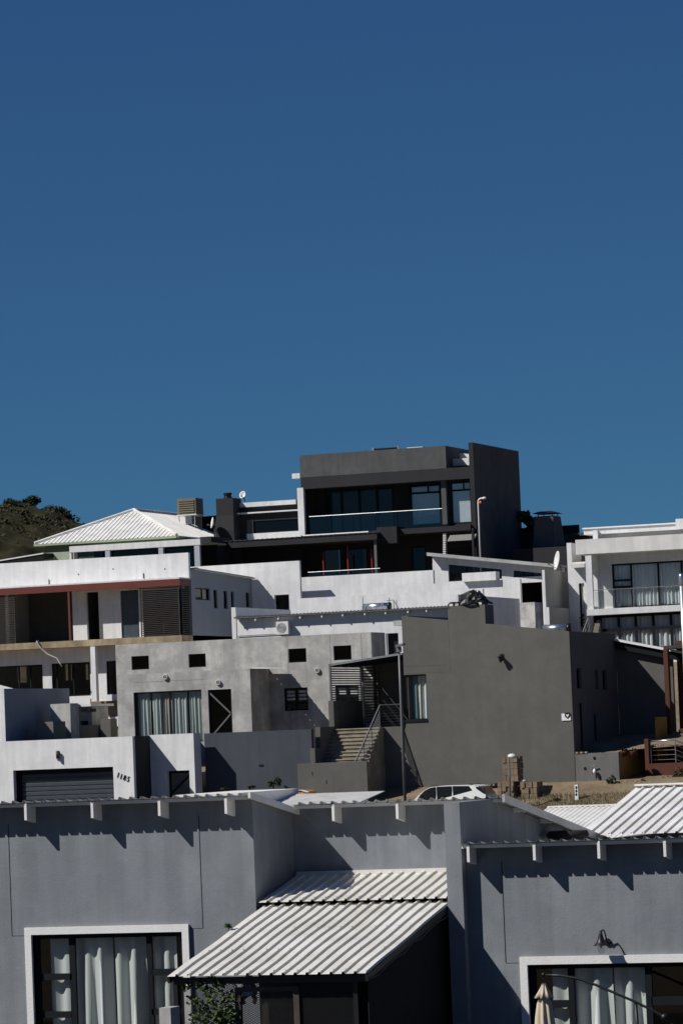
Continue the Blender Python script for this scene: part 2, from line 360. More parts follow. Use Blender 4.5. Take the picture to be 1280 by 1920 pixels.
def leaves(name, blobs, n, size, mat, parent=None, seed=1, kind=None, elong=1.6):
    """many leaf-sized faces spread through uneven clumps; blobs: (centre, (rx,ry,rz))"""
    rnd = random.Random(seed); g = G(); vol = [b[1][0]*b[1][1]*b[1][2] for b in blobs]; tot = sum(vol)
    for (c, r), vl in zip(blobs, vol):
        c = Vector(c)
        for _ in range(max(6, int(n*vl/tot))):
            d = Vector((rnd.gauss(0,1), rnd.gauss(0,1), rnd.gauss(0,1))).normalized()*(rnd.random()**.45)
            p = c+Vector((d.x*r[0], d.y*r[1], d.z*r[2])); s_ = size*(.6+.8*rnd.random())
            a = Vector((rnd.gauss(0,1), rnd.gauss(0,1), rnd.gauss(0,.7))).normalized(); b = a.cross(Vector((rnd.gauss(0,1), rnd.gauss(0,1), rnd.gauss(0,1)))).normalized()
            k = len(g.v); a *= s_*elong/2; b *= s_/2
            g.v += [tuple(p-a), tuple(p+b), tuple(p+a), tuple(p-b)]; g.f.append((k,k+1,k+2,k+3))
    return g.build(name, mat, parent, kind=kind)
def dup_tree(o, loc, parent=None):
    c = o.copy(); COL.objects.link(c)
    if parent: c.parent = parent
    if loc is not None: c.location = loc
    for ch in o.children: dup_tree(ch, None, c)
    return c

def fasteners(name, O, U, Vd, W, rows, pitch, mat, parent, h=.03):
    """rows of roofing screws standing on the rib crests, one mesh per row"""
    U = Vector(U).normalized(); Vd = Vector(Vd).normalized(); N = U.cross(Vd).normalized(); O = Vector(O)
    if N.z < 0: N = -N
    for v in rows:
        g = G(); n = int(W/pitch)
        for i in range(n):
            if (i*7+int(v*13)) % 5 == 0: continue
            g.lathe(O+U*((i+.83)*pitch)+Vd*v+N*(h+.002), [(.014,0),(.012,.008),(0,.010)], 6, N)
        g.build(name, mat, parent, kind='stuff')
# ================================================================== THE SETTING
PROFILE = [(-200,-11),(0,-9),(40,-6.4),(62,-5.7),(100,-5.5),(140,-5.0),(150,-4.25),(159.7,-4.2),(160.6,-3.7),(161.8,-3.2),(164.3,-2.5),(169,-2.2),(176,-.7),(186,3.0),(196,6.6),(204,8.6),(230,10.5),(300,13),(6000,13)]
def gz(Y):
    for (a, za), (b, zb) in zip(PROFILE, PROFILE[1:]):
        if a <= Y <= b: return za+(zb-za)*(Y-a)/(b-a)
    return PROFILE[-1][1]
def make_ground():
    ys = [-200,-100,0,20,40,50,62,80,100,120,140,146,150,155,159.7]+[160.1+.4*i for i in range(24)]+[171+1.5*i for i in range(24)]+[210,220,230,260,300,400,700,1500,3500,6000]
    xs = [-5000,-2000,-800,-400,-200,-150,-120]+[-100+2.5*i for i in range(33)]+[-15,-10,0,20,60,150,400,1000,3000]
    rnd = random.Random(3); g = G()
    for y in ys:
        for x in xs:
            j = .05*(rnd.random()-.5) if 160 < y < 170 else 0
            g.v.append((x, y, gz(y)+j))
    m = len(xs)
    for j in range(len(ys)-1):
        for i in range(m-1): g.f.append((j*m+i, j*m+i+1, (j+1)*m+i+1, (j+1)*m+i))
    o = g.build('ground', 'soil'); o['kind'] = 'structure'
make_ground()
g = G(); rows = [(-200,-11),(-320,-9),(-500,4),(-800,22),(-1300,48),(-2200,95),(-4000,175)]; cols = [-5000,-2500,-1200,-600,-250,0,250,600,1200,2500,5000]
for y, z in rows:
    for i, x in enumerate(cols): g.v.append((x, y, z+(12*math.sin(x*.004+y*.002)+7*math.sin(x*.011) if y < -400 else 0)))
for j in range(len(rows)-1):
    for i in range(len(cols)-1): k = j*len(cols)+i; g.f.append((k, k+1, k+1+len(cols), k+len(cols)))
o = g.build('unseen_hills', 'drygrass'); o['kind'] = 'structure'          # unseen rising ground added behind the viewer to mute window reflections
g = G()
for (a, b) in ((150.2, 155), (155, 159.5)):
    k = len(g.v); g.v += [(-300, a, gz(a)+.02), (200, a, gz(a)+.02), (200, b, gz(b)+.02), (-300, b, gz(b)+.02)]; g.f.append((k,k+1,k+2,k+3))
o = g.build('road', 'asphalt'); o['kind'] = 'structure'
g = G()
for (a, b) in ((0, 20), (20, 40), (40, 50), (50, 55.8)):
    k = len(g.v); g.v += [(-120, a, gz(a)+.03), (90, a, gz(a)+.03), (90, b, gz(b)+.03), (-120, b, gz(b)+.03)]; g.f.append((k,k+1,k+2,k+3))
o = g.build('unseen_dark_paving', 'asphalt'); o['kind'] = 'structure'  # unseen dark paving added to cut ground bounce onto the near walls

TP = .157                                            # fall of the monopitch roofs
# ================================================================== NEAR HOUSE
YL, OV = 56.0, .38
XL = -22.11; XF0, XF1 = -18.80, -18.54               # corner of the left block; fin wall
FLOOR = -5.5
H = thing('house', 'slate grey rendered house with white framed windows and ribbed eaves across the foreground', 'house', (-20.5, 59, FLOOR))
def monopitch_roof(parent, X0, X1, YE, Ze, Yb, rafters, Yw, mat='roofc', verge=None):
    sheet('roof_sheet', (X0, YE, Ze), (1,0,0), (0,1,-TP), X1-X0, 0, (Yb-YE)*math.sqrt(1+TP*TP), mat, parent, pitch=.19, h=.04)
    box('eave_board', X0+.02, X1-.02, YE+.09, YE+.13, Ze-.075, Ze-.024, 'trim', parent)
    for xr in rafters:
        x0, x1 = xr-.022, xr+.022; d = .012; hgt = .27
        g = G(); ys = (YE+.03, Yw+.3)
        p = lambda x, y, dz: (x, y, Ze-TP*(y-YE)-d-dz)
        g.hexa([p(x0,ys[0],hgt), p(x1,ys[0],hgt), p(x1,ys[1],hgt), p(x0,ys[1],hgt), p(x0,ys[0],0), p(x1,ys[0],0), p(x1,ys[1],0), p(x0,ys[1],0)])
        g.build('rafter', 'trim', parent)
def joint(parent, pts, Y):                           # shallow control joint drawn into the render: a thin dark bead
    for (a, b) in zip(pts, pts[1:]):
        (xa, za), (xb, zb) = P(*a, Y), P(*b, Y); w = .006
        if abs(xa-xb) < abs(za-zb): xm = (xa+xb)/2; box('wall_joint', xm-w, xm+w, Y-.003, Y+.01, min(za,zb), max(za,zb), 'frame', parent)
        else: zm = (za+zb)/2; box('wall_joint', min(xa,xb), max(xa,xb), Y-.0025, Y+.01, zm-w*.5, zm+w*.5, 'frame', parent)
# --- left block
ZEL = P(235, 1499, YL-OV)[1]; XLL = -28.6
wL = (P(61,1762,YL)[0], P(343.5,1762,YL)[0], FLOOR+.25, P(200,1750.5,YL)[1])
wall('wall', H, XLL, XL, FLOOR, ZEL-TP*OV-.02, YL, .26, 'slate', [wL])
G().prism([(YL+.26, FLOOR), (64.5, FLOOR), (64.5, ZEL-TP*(64.5-YL+OV)-.02), (YL+.26, ZEL-TP*(OV+.26)-.02)], XL-.25, XL, 'X').build('side_wall', 'slate', H)
monopitch_roof(H, XLL, XL+.10, YL-OV, ZEL, 64.5, [P(x, 1520, YL-OV)[0] for x in (-78, 46, 171, 297, 422)], YL)
def slope_bar(name, X0, X1, Ya, Yb, zf, t0, t1, mat, parent):
    p = lambda x, y, t: (x, y, zf(y)+t)
    G().hexa([p(X0,Ya,t0), p(X1,Ya,t0), p(X1,Yb,t0), p(X0,Yb,t0), p(X0,Ya,t1), p(X1,Ya,t1), p(X1,Yb,t1), p(X0,Yb,t1)]).build(name, mat, parent)
zl = lambda y: ZEL-TP*(y-YL+OV)
slope_bar('verge_flashing', XL+.085, XL+.125, YL-OV, 64.5, zl, -.05, .05, 'roofw', H)
# --- middle block, recessed
YM = 57.8; ZEM = P(690, 1504.5, YM-OV)[1]
box('wall', XL+.002, XF0, YM, YM+.25, FLOOR, ZEM-TP*OV-.02, 'slate', H)
monopitch_roof(H, XL+.11, XF1+.20, YM-OV, ZEM, 64.2, [P(x, 1525, YM-OV)[0] for x in (623, 743)], YM)
zm = lambda y: ZEM-TP*(y-YM+OV)
slope_bar('verge_flashing', XF1+.19, XF1+.235, YM-OV, 64.2, zm, -.075, .055, 'roofg', H)
for i in range(4): y = 58.6+i*1.45; box('purlin', XF1-.02, XF1+.186, y, y+.05, zm(y)-.09, zm(y)-.015, 'trim', H)
ZFT = P(848, 1497, 55.8)[1]
box('fin_wall', XF0, XF1, 55.8, 57.8, FLOOR, min(ZFT, zm(57.42)-.02), 'slate', H)
G().prism([(57.8, FLOOR), (64.2, FLOOR), (64.2, zm(64.2)-.03), (57.8, zm(57.8)-.03)], XF1-.25, XF1, 'X').build('side_wall', 'slate', H)
# --- right block
ZER = P(1070, 1577, YL-OV)[1]; XRR = -12.5
wR = (P(990,1812,YL)[0], XRR-.6, FLOOR+.25, P(1130,1807,YL)[1])
wall('wall', H, XF1+.002, XRR, FLOOR, ZER-TP*OV-.02, YL, .26, 'slate', [wR])
monopitch_roof(H, P(859,1585,YL-OV)[0], XRR+.3, YL-OV, ZER, 62.5, [P(x, 1600, YL-OV)[0] for x in (876, 1000, 1121, 1245)], YL)
for pts in ([(16,1545),(22,1755),(46,1756)], [(373,1530),(380,1741),(356,1742)]): joint(H, pts, YL)
joint(H, [(939,1615),(949,1806),(975,1807)], YL)
# --- white surrounds
def surround(parent, R, w, Y, right=True):
    g = G(); A0, A1, Z0, Z1 = R
    g.box(A0-w, (A1+w) if right else A1, Y-.06, Y+.2, Z1, Z1+w); g.box(A0-w, A0, Y-.06, Y+.2, Z0, Z1)
    if right: g.box(A1, A1+w, Y-.06, Y+.2, Z0, Z1)
    bm = bmesh.new(); o = g.build('window_surround', 'trim', parent); bm.free(); return o
surround(H, wL, .118, YL); surround(H, wR, .122, YL, False)
# --- windows: members placed one by one
def near_window(R, vcols, lbars, rbars, curt, seed, per, extra_dark=None):
    A0, A1, Z0, Z1 = R; X = lambda px, py: P(px, py, YL+.06)[0]; Zf = lambda px, py: P(px, py, YL+.06)[1]
    wA, hZ = A1-A0, Z1-Z0; bars = []
    for a, b in vcols: bars.append(((X(a,1840)-A0)/wA, (X(b,1840)-A0)/wA, 0.01, .99))
    for (a, b, t, u) in lbars+rbars: bars.append(((X(a,t)-A0)/wA, (X(b,t)-A0)/wA, (Zf(a,u)-Z0)/hZ, (Zf(a,t)-Z0)/hZ))
    f = window(H, R, YL+.06, fw=.075, bars=bars, fd=.07, glass='glass', seed=seed)
    return f
f = near_window(wL, [(131,142),(277,286)], [(76,134,1827,1839),(76,134,1898,1910)], [(284,345,1818,1830),(284,345,1893,1904)], 'curt', 3, .2)
cz0, cz1 = FLOOR+.3, wL[3]-.03
XW = lambda px: P(px, 1840, YL+.19)[0]
curtain(f, XW(97), XW(133), YL+.19, cz0, cz1, 'curt', amp=.035, per=.26, seed=11)
curtain(f, XW(145), XW(212), YL+.19, cz0, cz1, 'curt', amp=.085, per=.26, seed=5)
curtain(f, XW(216), XW(275), YL+.19, cz0, cz1, 'curt', amp=.085, per=.26, seed=8)
curtain(f, XW(284), XW(334), YL+.19, cz0, cz1, 'curt', amp=.07, per=.22, seed=9)
f = near_window(wR, [(1064,1075),(1210,1221)], [(1004,1066,1877,1891)], [(1220,1320,1870,1886)], 'curt', 3, .2)
cz1 = wR[3]-.03
curtain(f, XW(1036), XW(1068), YL+.19, cz0, cz1, 'curt', amp=.03, per=.3, seed=12)
curtain(f, XW(1072), XW(1150), YL+.19, cz0, cz1, 'curt', amp=.085, per=.27, seed=13)
curtain(f, XW(1153), XW(1211), YL+.19, cz0, cz1, 'curt', amp=.08, per=.24, seed=17)
# dark room behind both windows
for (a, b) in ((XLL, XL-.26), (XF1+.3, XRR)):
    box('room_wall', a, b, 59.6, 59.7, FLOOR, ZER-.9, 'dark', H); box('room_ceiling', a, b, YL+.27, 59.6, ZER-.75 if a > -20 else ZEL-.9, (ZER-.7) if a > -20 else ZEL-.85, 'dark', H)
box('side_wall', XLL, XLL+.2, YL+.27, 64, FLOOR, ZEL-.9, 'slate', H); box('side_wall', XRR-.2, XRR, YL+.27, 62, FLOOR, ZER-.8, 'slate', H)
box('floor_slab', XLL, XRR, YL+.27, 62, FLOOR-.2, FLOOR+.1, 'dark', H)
# --- wall lamp over the right window
L = thing('wall_lamp', 'black gooseneck lantern lamp with clear glass above the right foreground window', 'lamp', (P(1140,1770,YL)[0], YL, P(1140,1770,YL)[1]-.25))
lx, lz = P(1139, 1767, YL); sy = YL-.27; shx, shz = P(1125.5, 1752, sy)
G().lathe((lx, YL-.03, lz), [(0,-.0),(.055,0),(.06,.015),(.04,.03),(0,.03)], 14, (0,1,0)).build('back_plate', 'black', L)
G().tube([(lx,YL-.03,lz),(lx,YL-.07,lz+.02),(lx,YL-.10,lz+.10),(lx+(shx-lx)*.3,YL-.15,lz+.19),(lx+(shx-lx)*.7,YL-.21,lz+.20),(shx,sy,lz+.14),(shx,sy,shz+.02)], .012, 10).build('arm', 'black', L, True)
G().lathe((shx,sy,shz), [(.0,.05),(.02,.05),(.03,.0),(.045,-.06),(.06,-.11),(.10,-.16),(.125,-.175),(.118,-.175),(.055,-.125),(.03,-.10)], 20).build('shade', 'black', L, True)
G().lathe((shx,sy,shz), [(.055,-.15),(.062,-.2),(.062,-.26),(.045,-.30),(.0,-.315)], 16).build('glass_bowl', 'bulb', L, True)
G().lathe((shx,sy,shz), [(.018,-.13),(.022,-.19),(.0,-.23)], 10).build('bulb', 'whitep', L, True)
# ================================================================== LEAN-TO between the blocks
LT = thing('lean_to', 'lean-to with cream ribbed metal roof and dark mesh sides between the slate grey blocks', 'lean-to', (-20.4, 54, FLOOR))
X0, X1 = XL+.06, XF0-.03; sl_ = .2
zt = P(700, 1638, 57.72)[1]
zl2 = zt-sl_*1.76; q = math.sqrt(1+sl_*sl_)
sheet('roof_sheet', (X0, 55.96, zl2), (1,0,0), (0,1,sl_), X1-X0, 0, 1.76*q, 'roofc', LT, pitch=.19, h=.034, wob=.004)
zb_ = P(495, 1829, 52.0)[1]; s2 = (zl2-.055-zb_)/(56.1-52.0); q2 = math.sqrt(1+s2*s2)
sheet('roof_sheet', (X0+.04, 52.0, zb_), (1,0,0), (0,1,s2), X1-X0-.02, 0, 4.1*q2, 'roofc', LT, pitch=.19, h=.034, wob=.008)
fasteners('screw_row', (X0+.04, 52.0, zb_), (1,0,0), (0,1,s2), X1-X0-.02, (.12, 1.35, 2.6, 3.9), .19, 'galv', LT)
fasteners('screw_row', (X0, 55.96, zl2), (1,0,0), (0,1,sl_), X1-X0, (.12, 1.6), .19, 'galv', LT)
box('head_flashing', X0+.02, X1, 57.66, 57.80, zt-.01, zt+.055, 'roofc', LT)
slope_bar('verge_board', X1-.02, X1+.02, 52.0, 56.0, lambda y: zb_+s2*(y-52), -.11, -.012, 'black', LT)
slope_bar('verge_board', X0+.045, X0+.08, 52.0, 56.0, lambda y: zb_+s2*(y-52), -.10, -.012, 'black', LT)
box('eave_beam', X0+.1, X1-.03, 52.12, 52.18, zb_-.13, zb_-.03, 'black', LT)
YF = 52.25; px = lambda x: P(x, 1870, YF)[0]; zb2 = zb_+.02
for x in (X0+.08, px(668)): box('post', x-.035, x+.035, YF-.04, YF+.03, FLOOR, zb2-.05, 'black', LT)
box('post', X1-.16, X1-.11, 54.6, 54.65, FLOOR, zb2+.3, 'black', LT)
# gate and frame
gx0, gx1, gt = px(442), px(562), P(500, 1851, YF)[1]
for a, b, c, d in ((gx0, gx0+.09, FLOOR, gt), (gx1-.09, gx1, FLOOR, gt), (gx0+.09, gx1-.09, gt-.07, gt)): box('gate_frame', a, b, YF-.04, YF+.03, c, d, 'wood', LT)
box('gate_post', px(487), px(500), YF+.05, YF+.10, FLOOR, gt-.08, 'wood', LT)
box('door', px(500)+.75, px(552)+.95, 57.2, 57.25, FLOOR, gt+.1, 'wood', LT)
# expanded metal
def mesh_panel(xa, xb, za, zb, Y, step=.06, ratio=.55):
    g = G(); w = .0055; hgt = zb-za; n = int((xb-xa+hgt/ratio)/step)
    for sgn in (1, -1):
        for i in range(n+1):
            # line z = za + ratio*(x-xs)
            xs_ = xa-hgt/ratio+i*step; a, b = xs_, xs_+hgt/ratio; zA, zB = za, zb
            if a < xa: zA = za+(xa-a)*ratio; a = xa
            if b > xb: zB = zb-(b-xb)*ratio; b = xb
            if b-a < .01: continue
            if sgn < 0: a, b = xa+xb-a, xa+xb-b
            yy = Y+(.004 if sgn > 0 else -.004); k = len(g.v)
            g.v += [(a,yy,zA-w),(b,yy,zB-w),(b,yy,zB+w),(a,yy,zA+w)]; g.f.append((k,k+1,k+2,k+3))
    return g
for xa, xb in ((X0+.12, gx0), (gx0+.09, gx1-.09), (gx1, px(664))):
    o = mesh_panel(xa, xb, FLOOR+.3, zb2-.16, YF).build('mesh_panel', 'black', LT, kind='stuff')
slope_pts = [(52.3, FLOOR), (57.75, FLOOR), (57.75, zt-.15), (52.3, zb_-.02)]
G().prism(slope_pts, X1-.10, X1-.085, 'X').build('darkening_cloth', 'net', LT)
box('darkening_cloth', XL+.03, X1-.12, 57.68, 57.70, FLOOR, zt-.2, 'net', LT)  # black cloth added at the back to deepen the shade inside
G().tube([(X1+.035, 52.05+i*.4, zb_+s2*(.05+i*.4)-.10-.05*math.sin(i*1.9)**2) for i in range(11)], .006, 6).build('cable', 'postgrey', LT)
G().tube([(px(430)+i*.2, YF-.06, P(450+i*23,1844-i*.6,YF)[1]-.01*math.sin(i)) for i in range(7)], .005, 6).build('wire', 'wood', LT)
# climbing plant on the mesh
CL = thing('climbing_plant', 'leafy green creeper growing up the mesh under the lean-to roof', 'plant', (px(390), YF, FLOOR))
rnd = random.Random(5); bl = []
for (x, y, r) in ((352,1850,.09),(362,1875,.10),(375,1845,.12),(385,1890,.20),(400,1865,.17),(412,1845,.10),(420,1895,.19),(430,1870,.13),(436,1905,.14),(405,1915,.22),(370,1915,.16),(395,1838,.09),(440,1846,.06)):
    X, Z = P(x, y, YF-.1); bl.append(((X, YF-.1, Z), (r, .12, r)))
for i in range(8): bl.append(((px(380)+i*.06, YF-.05, FLOOR+.2+.15*i), (.22, .14, .22)))
leaves('foliage', bl, 2600, .042, 'leaf', CL, 4)
for x in (372, 405, 428): X = px(x); G().tube([(X+.05,YF-.04,FLOOR),(X-.03,YF-.05,FLOOR+.7),(X+.04,YF-.05,FLOOR+1.3),(X,YF-.06,zb_-.25)], [.018,.014,.01,.006], 6).build('stem', 'bark', CL)
SP = thing('sprig', 'small green sprig sticking up past the lean-to roof edge', 'plant', (P(427,1745,54.5)[0], 54.6, P(427,1760,54.5)[1]))
sx, sz = P(427, 1737, 54.6); leaves('leaf', [((sx, 54.6, sz), (.07, .05, .05))], 26, .05, 'leaf', SP, 6); G().tube([(sx, 54.6, sz-.3), (sx+.01, 54.6, sz)], .005, 6).build('stem', 'bark', SP)
# hanging ornament behind the mesh
DL = thing('hanging_ornament', 'small hanging cloth doll in blue behind the mesh gate', 'ornament', (px(467), YF+.08, P(467,1890,YF)[1]))
dx, dz = P(467, 1838, YF+.08); yy = YF+.08
G().lathe((dx,yy,dz), [(0,.10),(.04,.09),(.06,.05),(.055,0),(.03,-.04),(0,-.05)], 12).build('head', 'acw', DL, True)
G().lathe((dx,yy,dz-.05), [(.03,.02),(.09,-.02),(.12,-.10),(.11,-.18),(.0,-.2)], 12).build('body', plain('blue_cloth', (.16,.19,.28), .9), DL, True)
for s in (-1, 1): G().tube([(dx+s*.05,yy,dz-.22),(dx+s*.10,yy-.03,dz-.28),(dx+s*.08,yy-.04,dz-.36)], [.04,.035,.03], 8).build('leg', plain('tan_cloth', (.30,.20,.13), .9), DL, True)
G().tube([(dx,yy,dz+.1),(dx,yy,zb_-.05)], .004, 6).build('string', 'wood', DL)
# pillar in front of the left window
a = rc(298, 1891, 320.5, 1921, 51.2)
box('concrete_pillar', a[0], a[1], 51.2, 51.55, gz(51), a[3], 'conc'); tag(bpy.data.objects['concrete_pillar'], 'short pale cement pillar in front of the left foreground window', 'pillar')
# ================================================================== closed cantilever parasol
PA = thing('parasol', 'closed beige cantilever parasol on a black curved arm before the right window', 'parasol', (P(1250,1900,54.6)[0], 54.6, FLOOR))
YP = 54.6; tx, tz = P(1019.5, 1845, YP)
g = G(); n = 40; profl = [(.028,.0),(.045,-.05),(.085,-.13),(.135,-.215),(.07,-.22),(.10,-.30),(.125,-.5),(.15,-.8),(.17,-1.2),(.13,-1.6)]
for r, h in profl:
    for k in range(n):
        w = 2*math.pi*k/n; rr = r*(1+.20*math.cos(8*w+h*1.5)); g.v.append((tx+.012*math.sin(h*3)+rr*math.cos(w), YP+rr*math.sin(w), tz+h))
for i in range(len(profl)-1):
    for k in range(n): g.f.append((i*n+k, i*n+(k+1) % n, (i+1)*n+(k+1) % n, (i+1)*n+k))
g.f.append(tuple(range(n))); g.build('canopy', 'parasol', PA, True)
ap = [P(x, y, YP) for x, y in ((1018,1829),(1050,1830),(1085,1836),(1120,1849),(1155,1864),(1190,1879),(1220,1894),(1246,1908),(1262,1918))]
G().tube([(x, YP, z) for x, z in ap], .020, 10).build('arm', 'black', PA, True)
G().tube([(tx,YP,tz-.02),(tx,YP,ap[0][1]+.03)], .014, 8).build('hanger', 'black', PA); G().lathe((tx,YP,ap[0][1]), [(0,.035),(.03,.03),(.035,0),(.02,-.03),(0,-.035)], 10).build('pulley', 'black', PA, True)
mx, mz = ap[5]; G().tube([(mx+.0,YP+.03,mz),(mx+.04,YP+.03,FLOOR+.3)], .024, 10).build('mast', 'black', PA, True)
G().lathe((ap[7][0],YP-.02,ap[7][1]), [(0,-.05),(.05,-.045),(.055,0),(.05,.045),(0,.05)], 12, (0,1,0)).build('crank_hub', 'black', PA, True)
G().box(mx-.35,mx+.45,YP-.35,YP+.35,FLOOR,FLOOR+.09).build('base', 'black', PA)
G().tube([(ap[8][0],YP,ap[8][1]),(mx+.04,YP+.02,ap[8][1]-.5)], .016, 8).build('brace', 'black', PA)
# ================================================================== roofs just behind the near house
HB = thing('house', 'house behind the right foreground wall with broad-ribbed white roof rising backward', 'house', (P(1200,1540,67)[0]+2, 68, gz(66)))
xv = P(1113, 1543, 63.6)[0]; ya, za = 63.0, None
yb, zb3 = PX(1192, 1477, xv); y0b, z0b = PX(1113, 1543, xv); sl3 = (zb3-z0b)/(yb-y0b)
sheet('roof_sheet', (xv, 62.6, z0b+sl3*(62.6-y0b)), (1,0,0), (0,1,sl3), 7, 0, (yb-62.6)*math.sqrt(1+sl3*sl3), 'roofw', HB, pitch=.20, h=.032)
sheet('roof_sheet', (xv, yb+4.5, zb3-4.5*sl3), (1,0,0), (0,-1,sl3), 7, 0, 4.5*math.sqrt(1+sl3*sl3), 'roofw', HB, pitch=.20, h=.032)
box('ridge_cap', xv, xv+7, yb-.12, yb+.12, zb3+.03, zb3+.06, 'roofw', HB)
box('wall', xv+.2, xv+7, 62.9, yb+4.2, gz(66)-.3, z0b+sl3*(62.6-y0b)-.1, 'slate', HB)
HC = thing('house', 'low house with fine corrugated white roof seen just past the dark sloping verge', 'house', (P(1090,1530,100)[0], 101, gz(100)))
a0, zc = P(1028, 1514.5, 104); a1, _ = P(1170, 1507, 104)
sheet('roof_sheet', (a0, 97, zc-7*.17), (1,0,0), (0,1,.17), a1-a0+3, 0, 7*math.sqrt(1+.17**2), 'roofw', HC, 'cor', .16, .03, smooth=True)
box('wall', a0+.3, a1+2.6, 97.4, 104, gz(100)-.3, zc-7*.17-.05, 'white', HC); box('ridge_cap', a0, a1+3, 103.85, 104.1, zc+.0, zc+.04, 'roofw', HC)
HD = thing('house', 'low house with white corrugated roof showing above the middle foreground eave', 'house', (P(630,1500,146)[0], 146, gz(146)))
a0, zc = P(556, 1490, 149); a1, zc2 = P(722, 1479.8, 149)
sheet('roof_sheet', (a0, 143, zc-6*.12), (1,0,0), (0,1,.12), a1-a0, 0, 6*math.sqrt(1+.12**2), 'roofw', HD, 'cor', .11, .03, smooth=True)
b0, zd = P(440, 1483, 149.6); b1, _ = P(559, 1476, 149.6)
box('flat_roof', b0, b1, 143, 149.6, zd-.9, zd, 'white', HD); box('wall', b0+.2, a1-.3, 143.4, 149, gz(143)-.3, zc-6*.12-.06, 'white', HD)
OC = thing('orange_car', 'orange car roof with white rim peeking above the white roofs', 'car', (P(578,1484,151)[0], 151, gz(151)))
cx_, cz_ = P(566, 1483.5, 151)
box('cab', cx_-.42, cx_+.42, 150.3, 151.7, gz(151)+.5, cz_-.09, 'orange', OC)
G().prism([(cx_-.42,cz_-.09),(cx_-.32,cz_-.02),(cx_-.1,cz_+.03),(cx_+.2,cz_+.03),(cx_+.35,cz_-.02),(cx_+.42,cz_-.09)], 150.3, 151.7).build('roof', 'orange', OC)
G().prism([(cx_-.2,cz_+.032),(cx_-.1,cz_+.055),(cx_+.25,cz_+.055),(cx_+.55,cz_-.05),(cx_+.48,cz_-.06),(cx_+.22,cz_+.032)], 150.25, 150.5).build('rim', 'whitep', OC)
for sx_ in (-1, 1):
    for yy in (150.4, 151.6): G().lathe((cx_+sx_*1.0,yy,gz(151)+.32), [(0,-.1),(.3,-.1),(.32,0),(.3,.1),(0,.1)], 16, (0,1,0)).build('wheel', 'rubber', OC)
box('body', cx_-1.7, cx_+1.7, 150.25, 151.75, gz(151)+.3, gz(151)+.75, 'orange', OC)
# dark tank lying on the right roof
TK = thing('tyre', 'black tyre lying on the low roof under the sloping verge', 'tyre', (P(1062,1570,60)[0], 60, P(1062,1570,60)[1]))
tx_, tz_ = P(1064, 1566, 60.2)
G().lathe((tx_,60.2,tz_), [(.2,-.07),(.33,-.07),(.36,0),(.33,.07),(.2,.07),(.18,0),(.2,-.07)], 24).build('tread', 'rubber', TK, True)
# ================================================================== ROW ALONG THE STREET
def flat_roof(parent, X0, X1, Y0, Y1, Z, mat='greyw'): box('roof_slab', X0, X1, Y0, Y1, Z-.18, Z, mat, parent)
def shell(parent, X0, X1, Y0, Y1, Z0, Z1, mat, holes=(), th=.24, top=None, rholes=(), roof='greyw', drop=.25):
    """front wall with openings, side walls, back wall, roof behind a parapet, floor"""
    wall('wall', parent, X0, X1, Z0, Z1, Y0, th, mat, holes, top)
    zr = top(X1) if top else Z1; zl_ = top(X0) if top else Z1
    wall('side_wall', parent, Y0+th, Y1, Z0, zr-.001, X1, th, mat, rholes, None, 'X')
    box('side_wall', X0, X0+th, Y0+th, Y1, Z0, zl_-.001, mat, parent)
    box('back_wall', X0+th, X1-th, Y1-th, Y1, Z0, min(zr, zl_)-.002, mat, parent)
    if roof:
        if top:
            p = lambda x, y, d: (x, y, top(x)-d)
            a, b, c, d = X0+th, X1-th, Y0+th, Y1-th
            G().hexa([p(a,c,drop+.15), p(b,c,drop+.15), p(b,d,drop+.15), p(a,d,drop+.15), p(a,c,drop), p(b,c,drop), p(b,d,drop), p(a,d,drop)]).build('roof', roof, parent)
        else: flat_roof(parent, X0+th, X1-th, Y0+th, Y1-th, Z1-drop, roof)
    box('floor', X0+th, X1-th, Y0+th, Y1-th, Z0, Z0+.1, 'dark', parent)
def round_light(parent, x, y, Y):
    X, Z = P(x, y, Y)
    r = G().lathe((X, Y-.10, Z), [(.0,.03),(.075,.03),(.085,.0),(.125,.003),(.138,.03),(.138,.10)], 20, (0,1,0)).build('bulkhead_lamp', 'palegrey', parent, True)
    G().lathe((X, Y-.095, Z), [(0,0),(.045,.006),(.078,.02)], 16, (0,1,0)).build('lens', 'beige', r, True)
# ---------------------------------------------------------------- garage house, number 1185
YG = 158.0; GA = thing('house', 'white garage block numbered 1185 with dark sectional door', 'house', (-70, 161, gz(158)))
xg0, xg1, zg = -78.0, P(250,1430,YG)[0], P(124,1386,YG)[1]; zb = gz(158)-.3
hg = (P(25.5,1470,YG)[0], P(213,1470,YG)[0], zb+.2, P(120,1441.5,YG)[1])
wall('wall', GA, xg0, xg1, zb, zg, YG, .25, 'white', [hg])
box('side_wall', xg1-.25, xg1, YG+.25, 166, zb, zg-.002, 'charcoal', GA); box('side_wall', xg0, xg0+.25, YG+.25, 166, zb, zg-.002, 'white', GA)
box('roof_slab', xg0+.25, xg1-.25, YG+.25, 166, zg-.3, zg-.06, 'bluegrey', GA)
dr = G().box(hg[0], hg[1], YG+.40, YG+.46, hg[2], hg[3]+.1).build('garage_door', 'rdoor', GA)
n = 8; hh = (hg[3]-hg[2])/n
for i in range(n):
    za = hg[2]+i*hh; g = G()
    for j in range(2): g.prism([(YG+.40, za+.02+j*hh/2), (YG+.375, za+.05+j*hh/2), (YG+.375, za+hh/2-.02+j*hh/2), (YG+.40, za+hh/2-.005+j*hh/2)], hg[0]+.26, hg[1]-.02, 'X')
    g.build('panel', 'rdoor', dr)
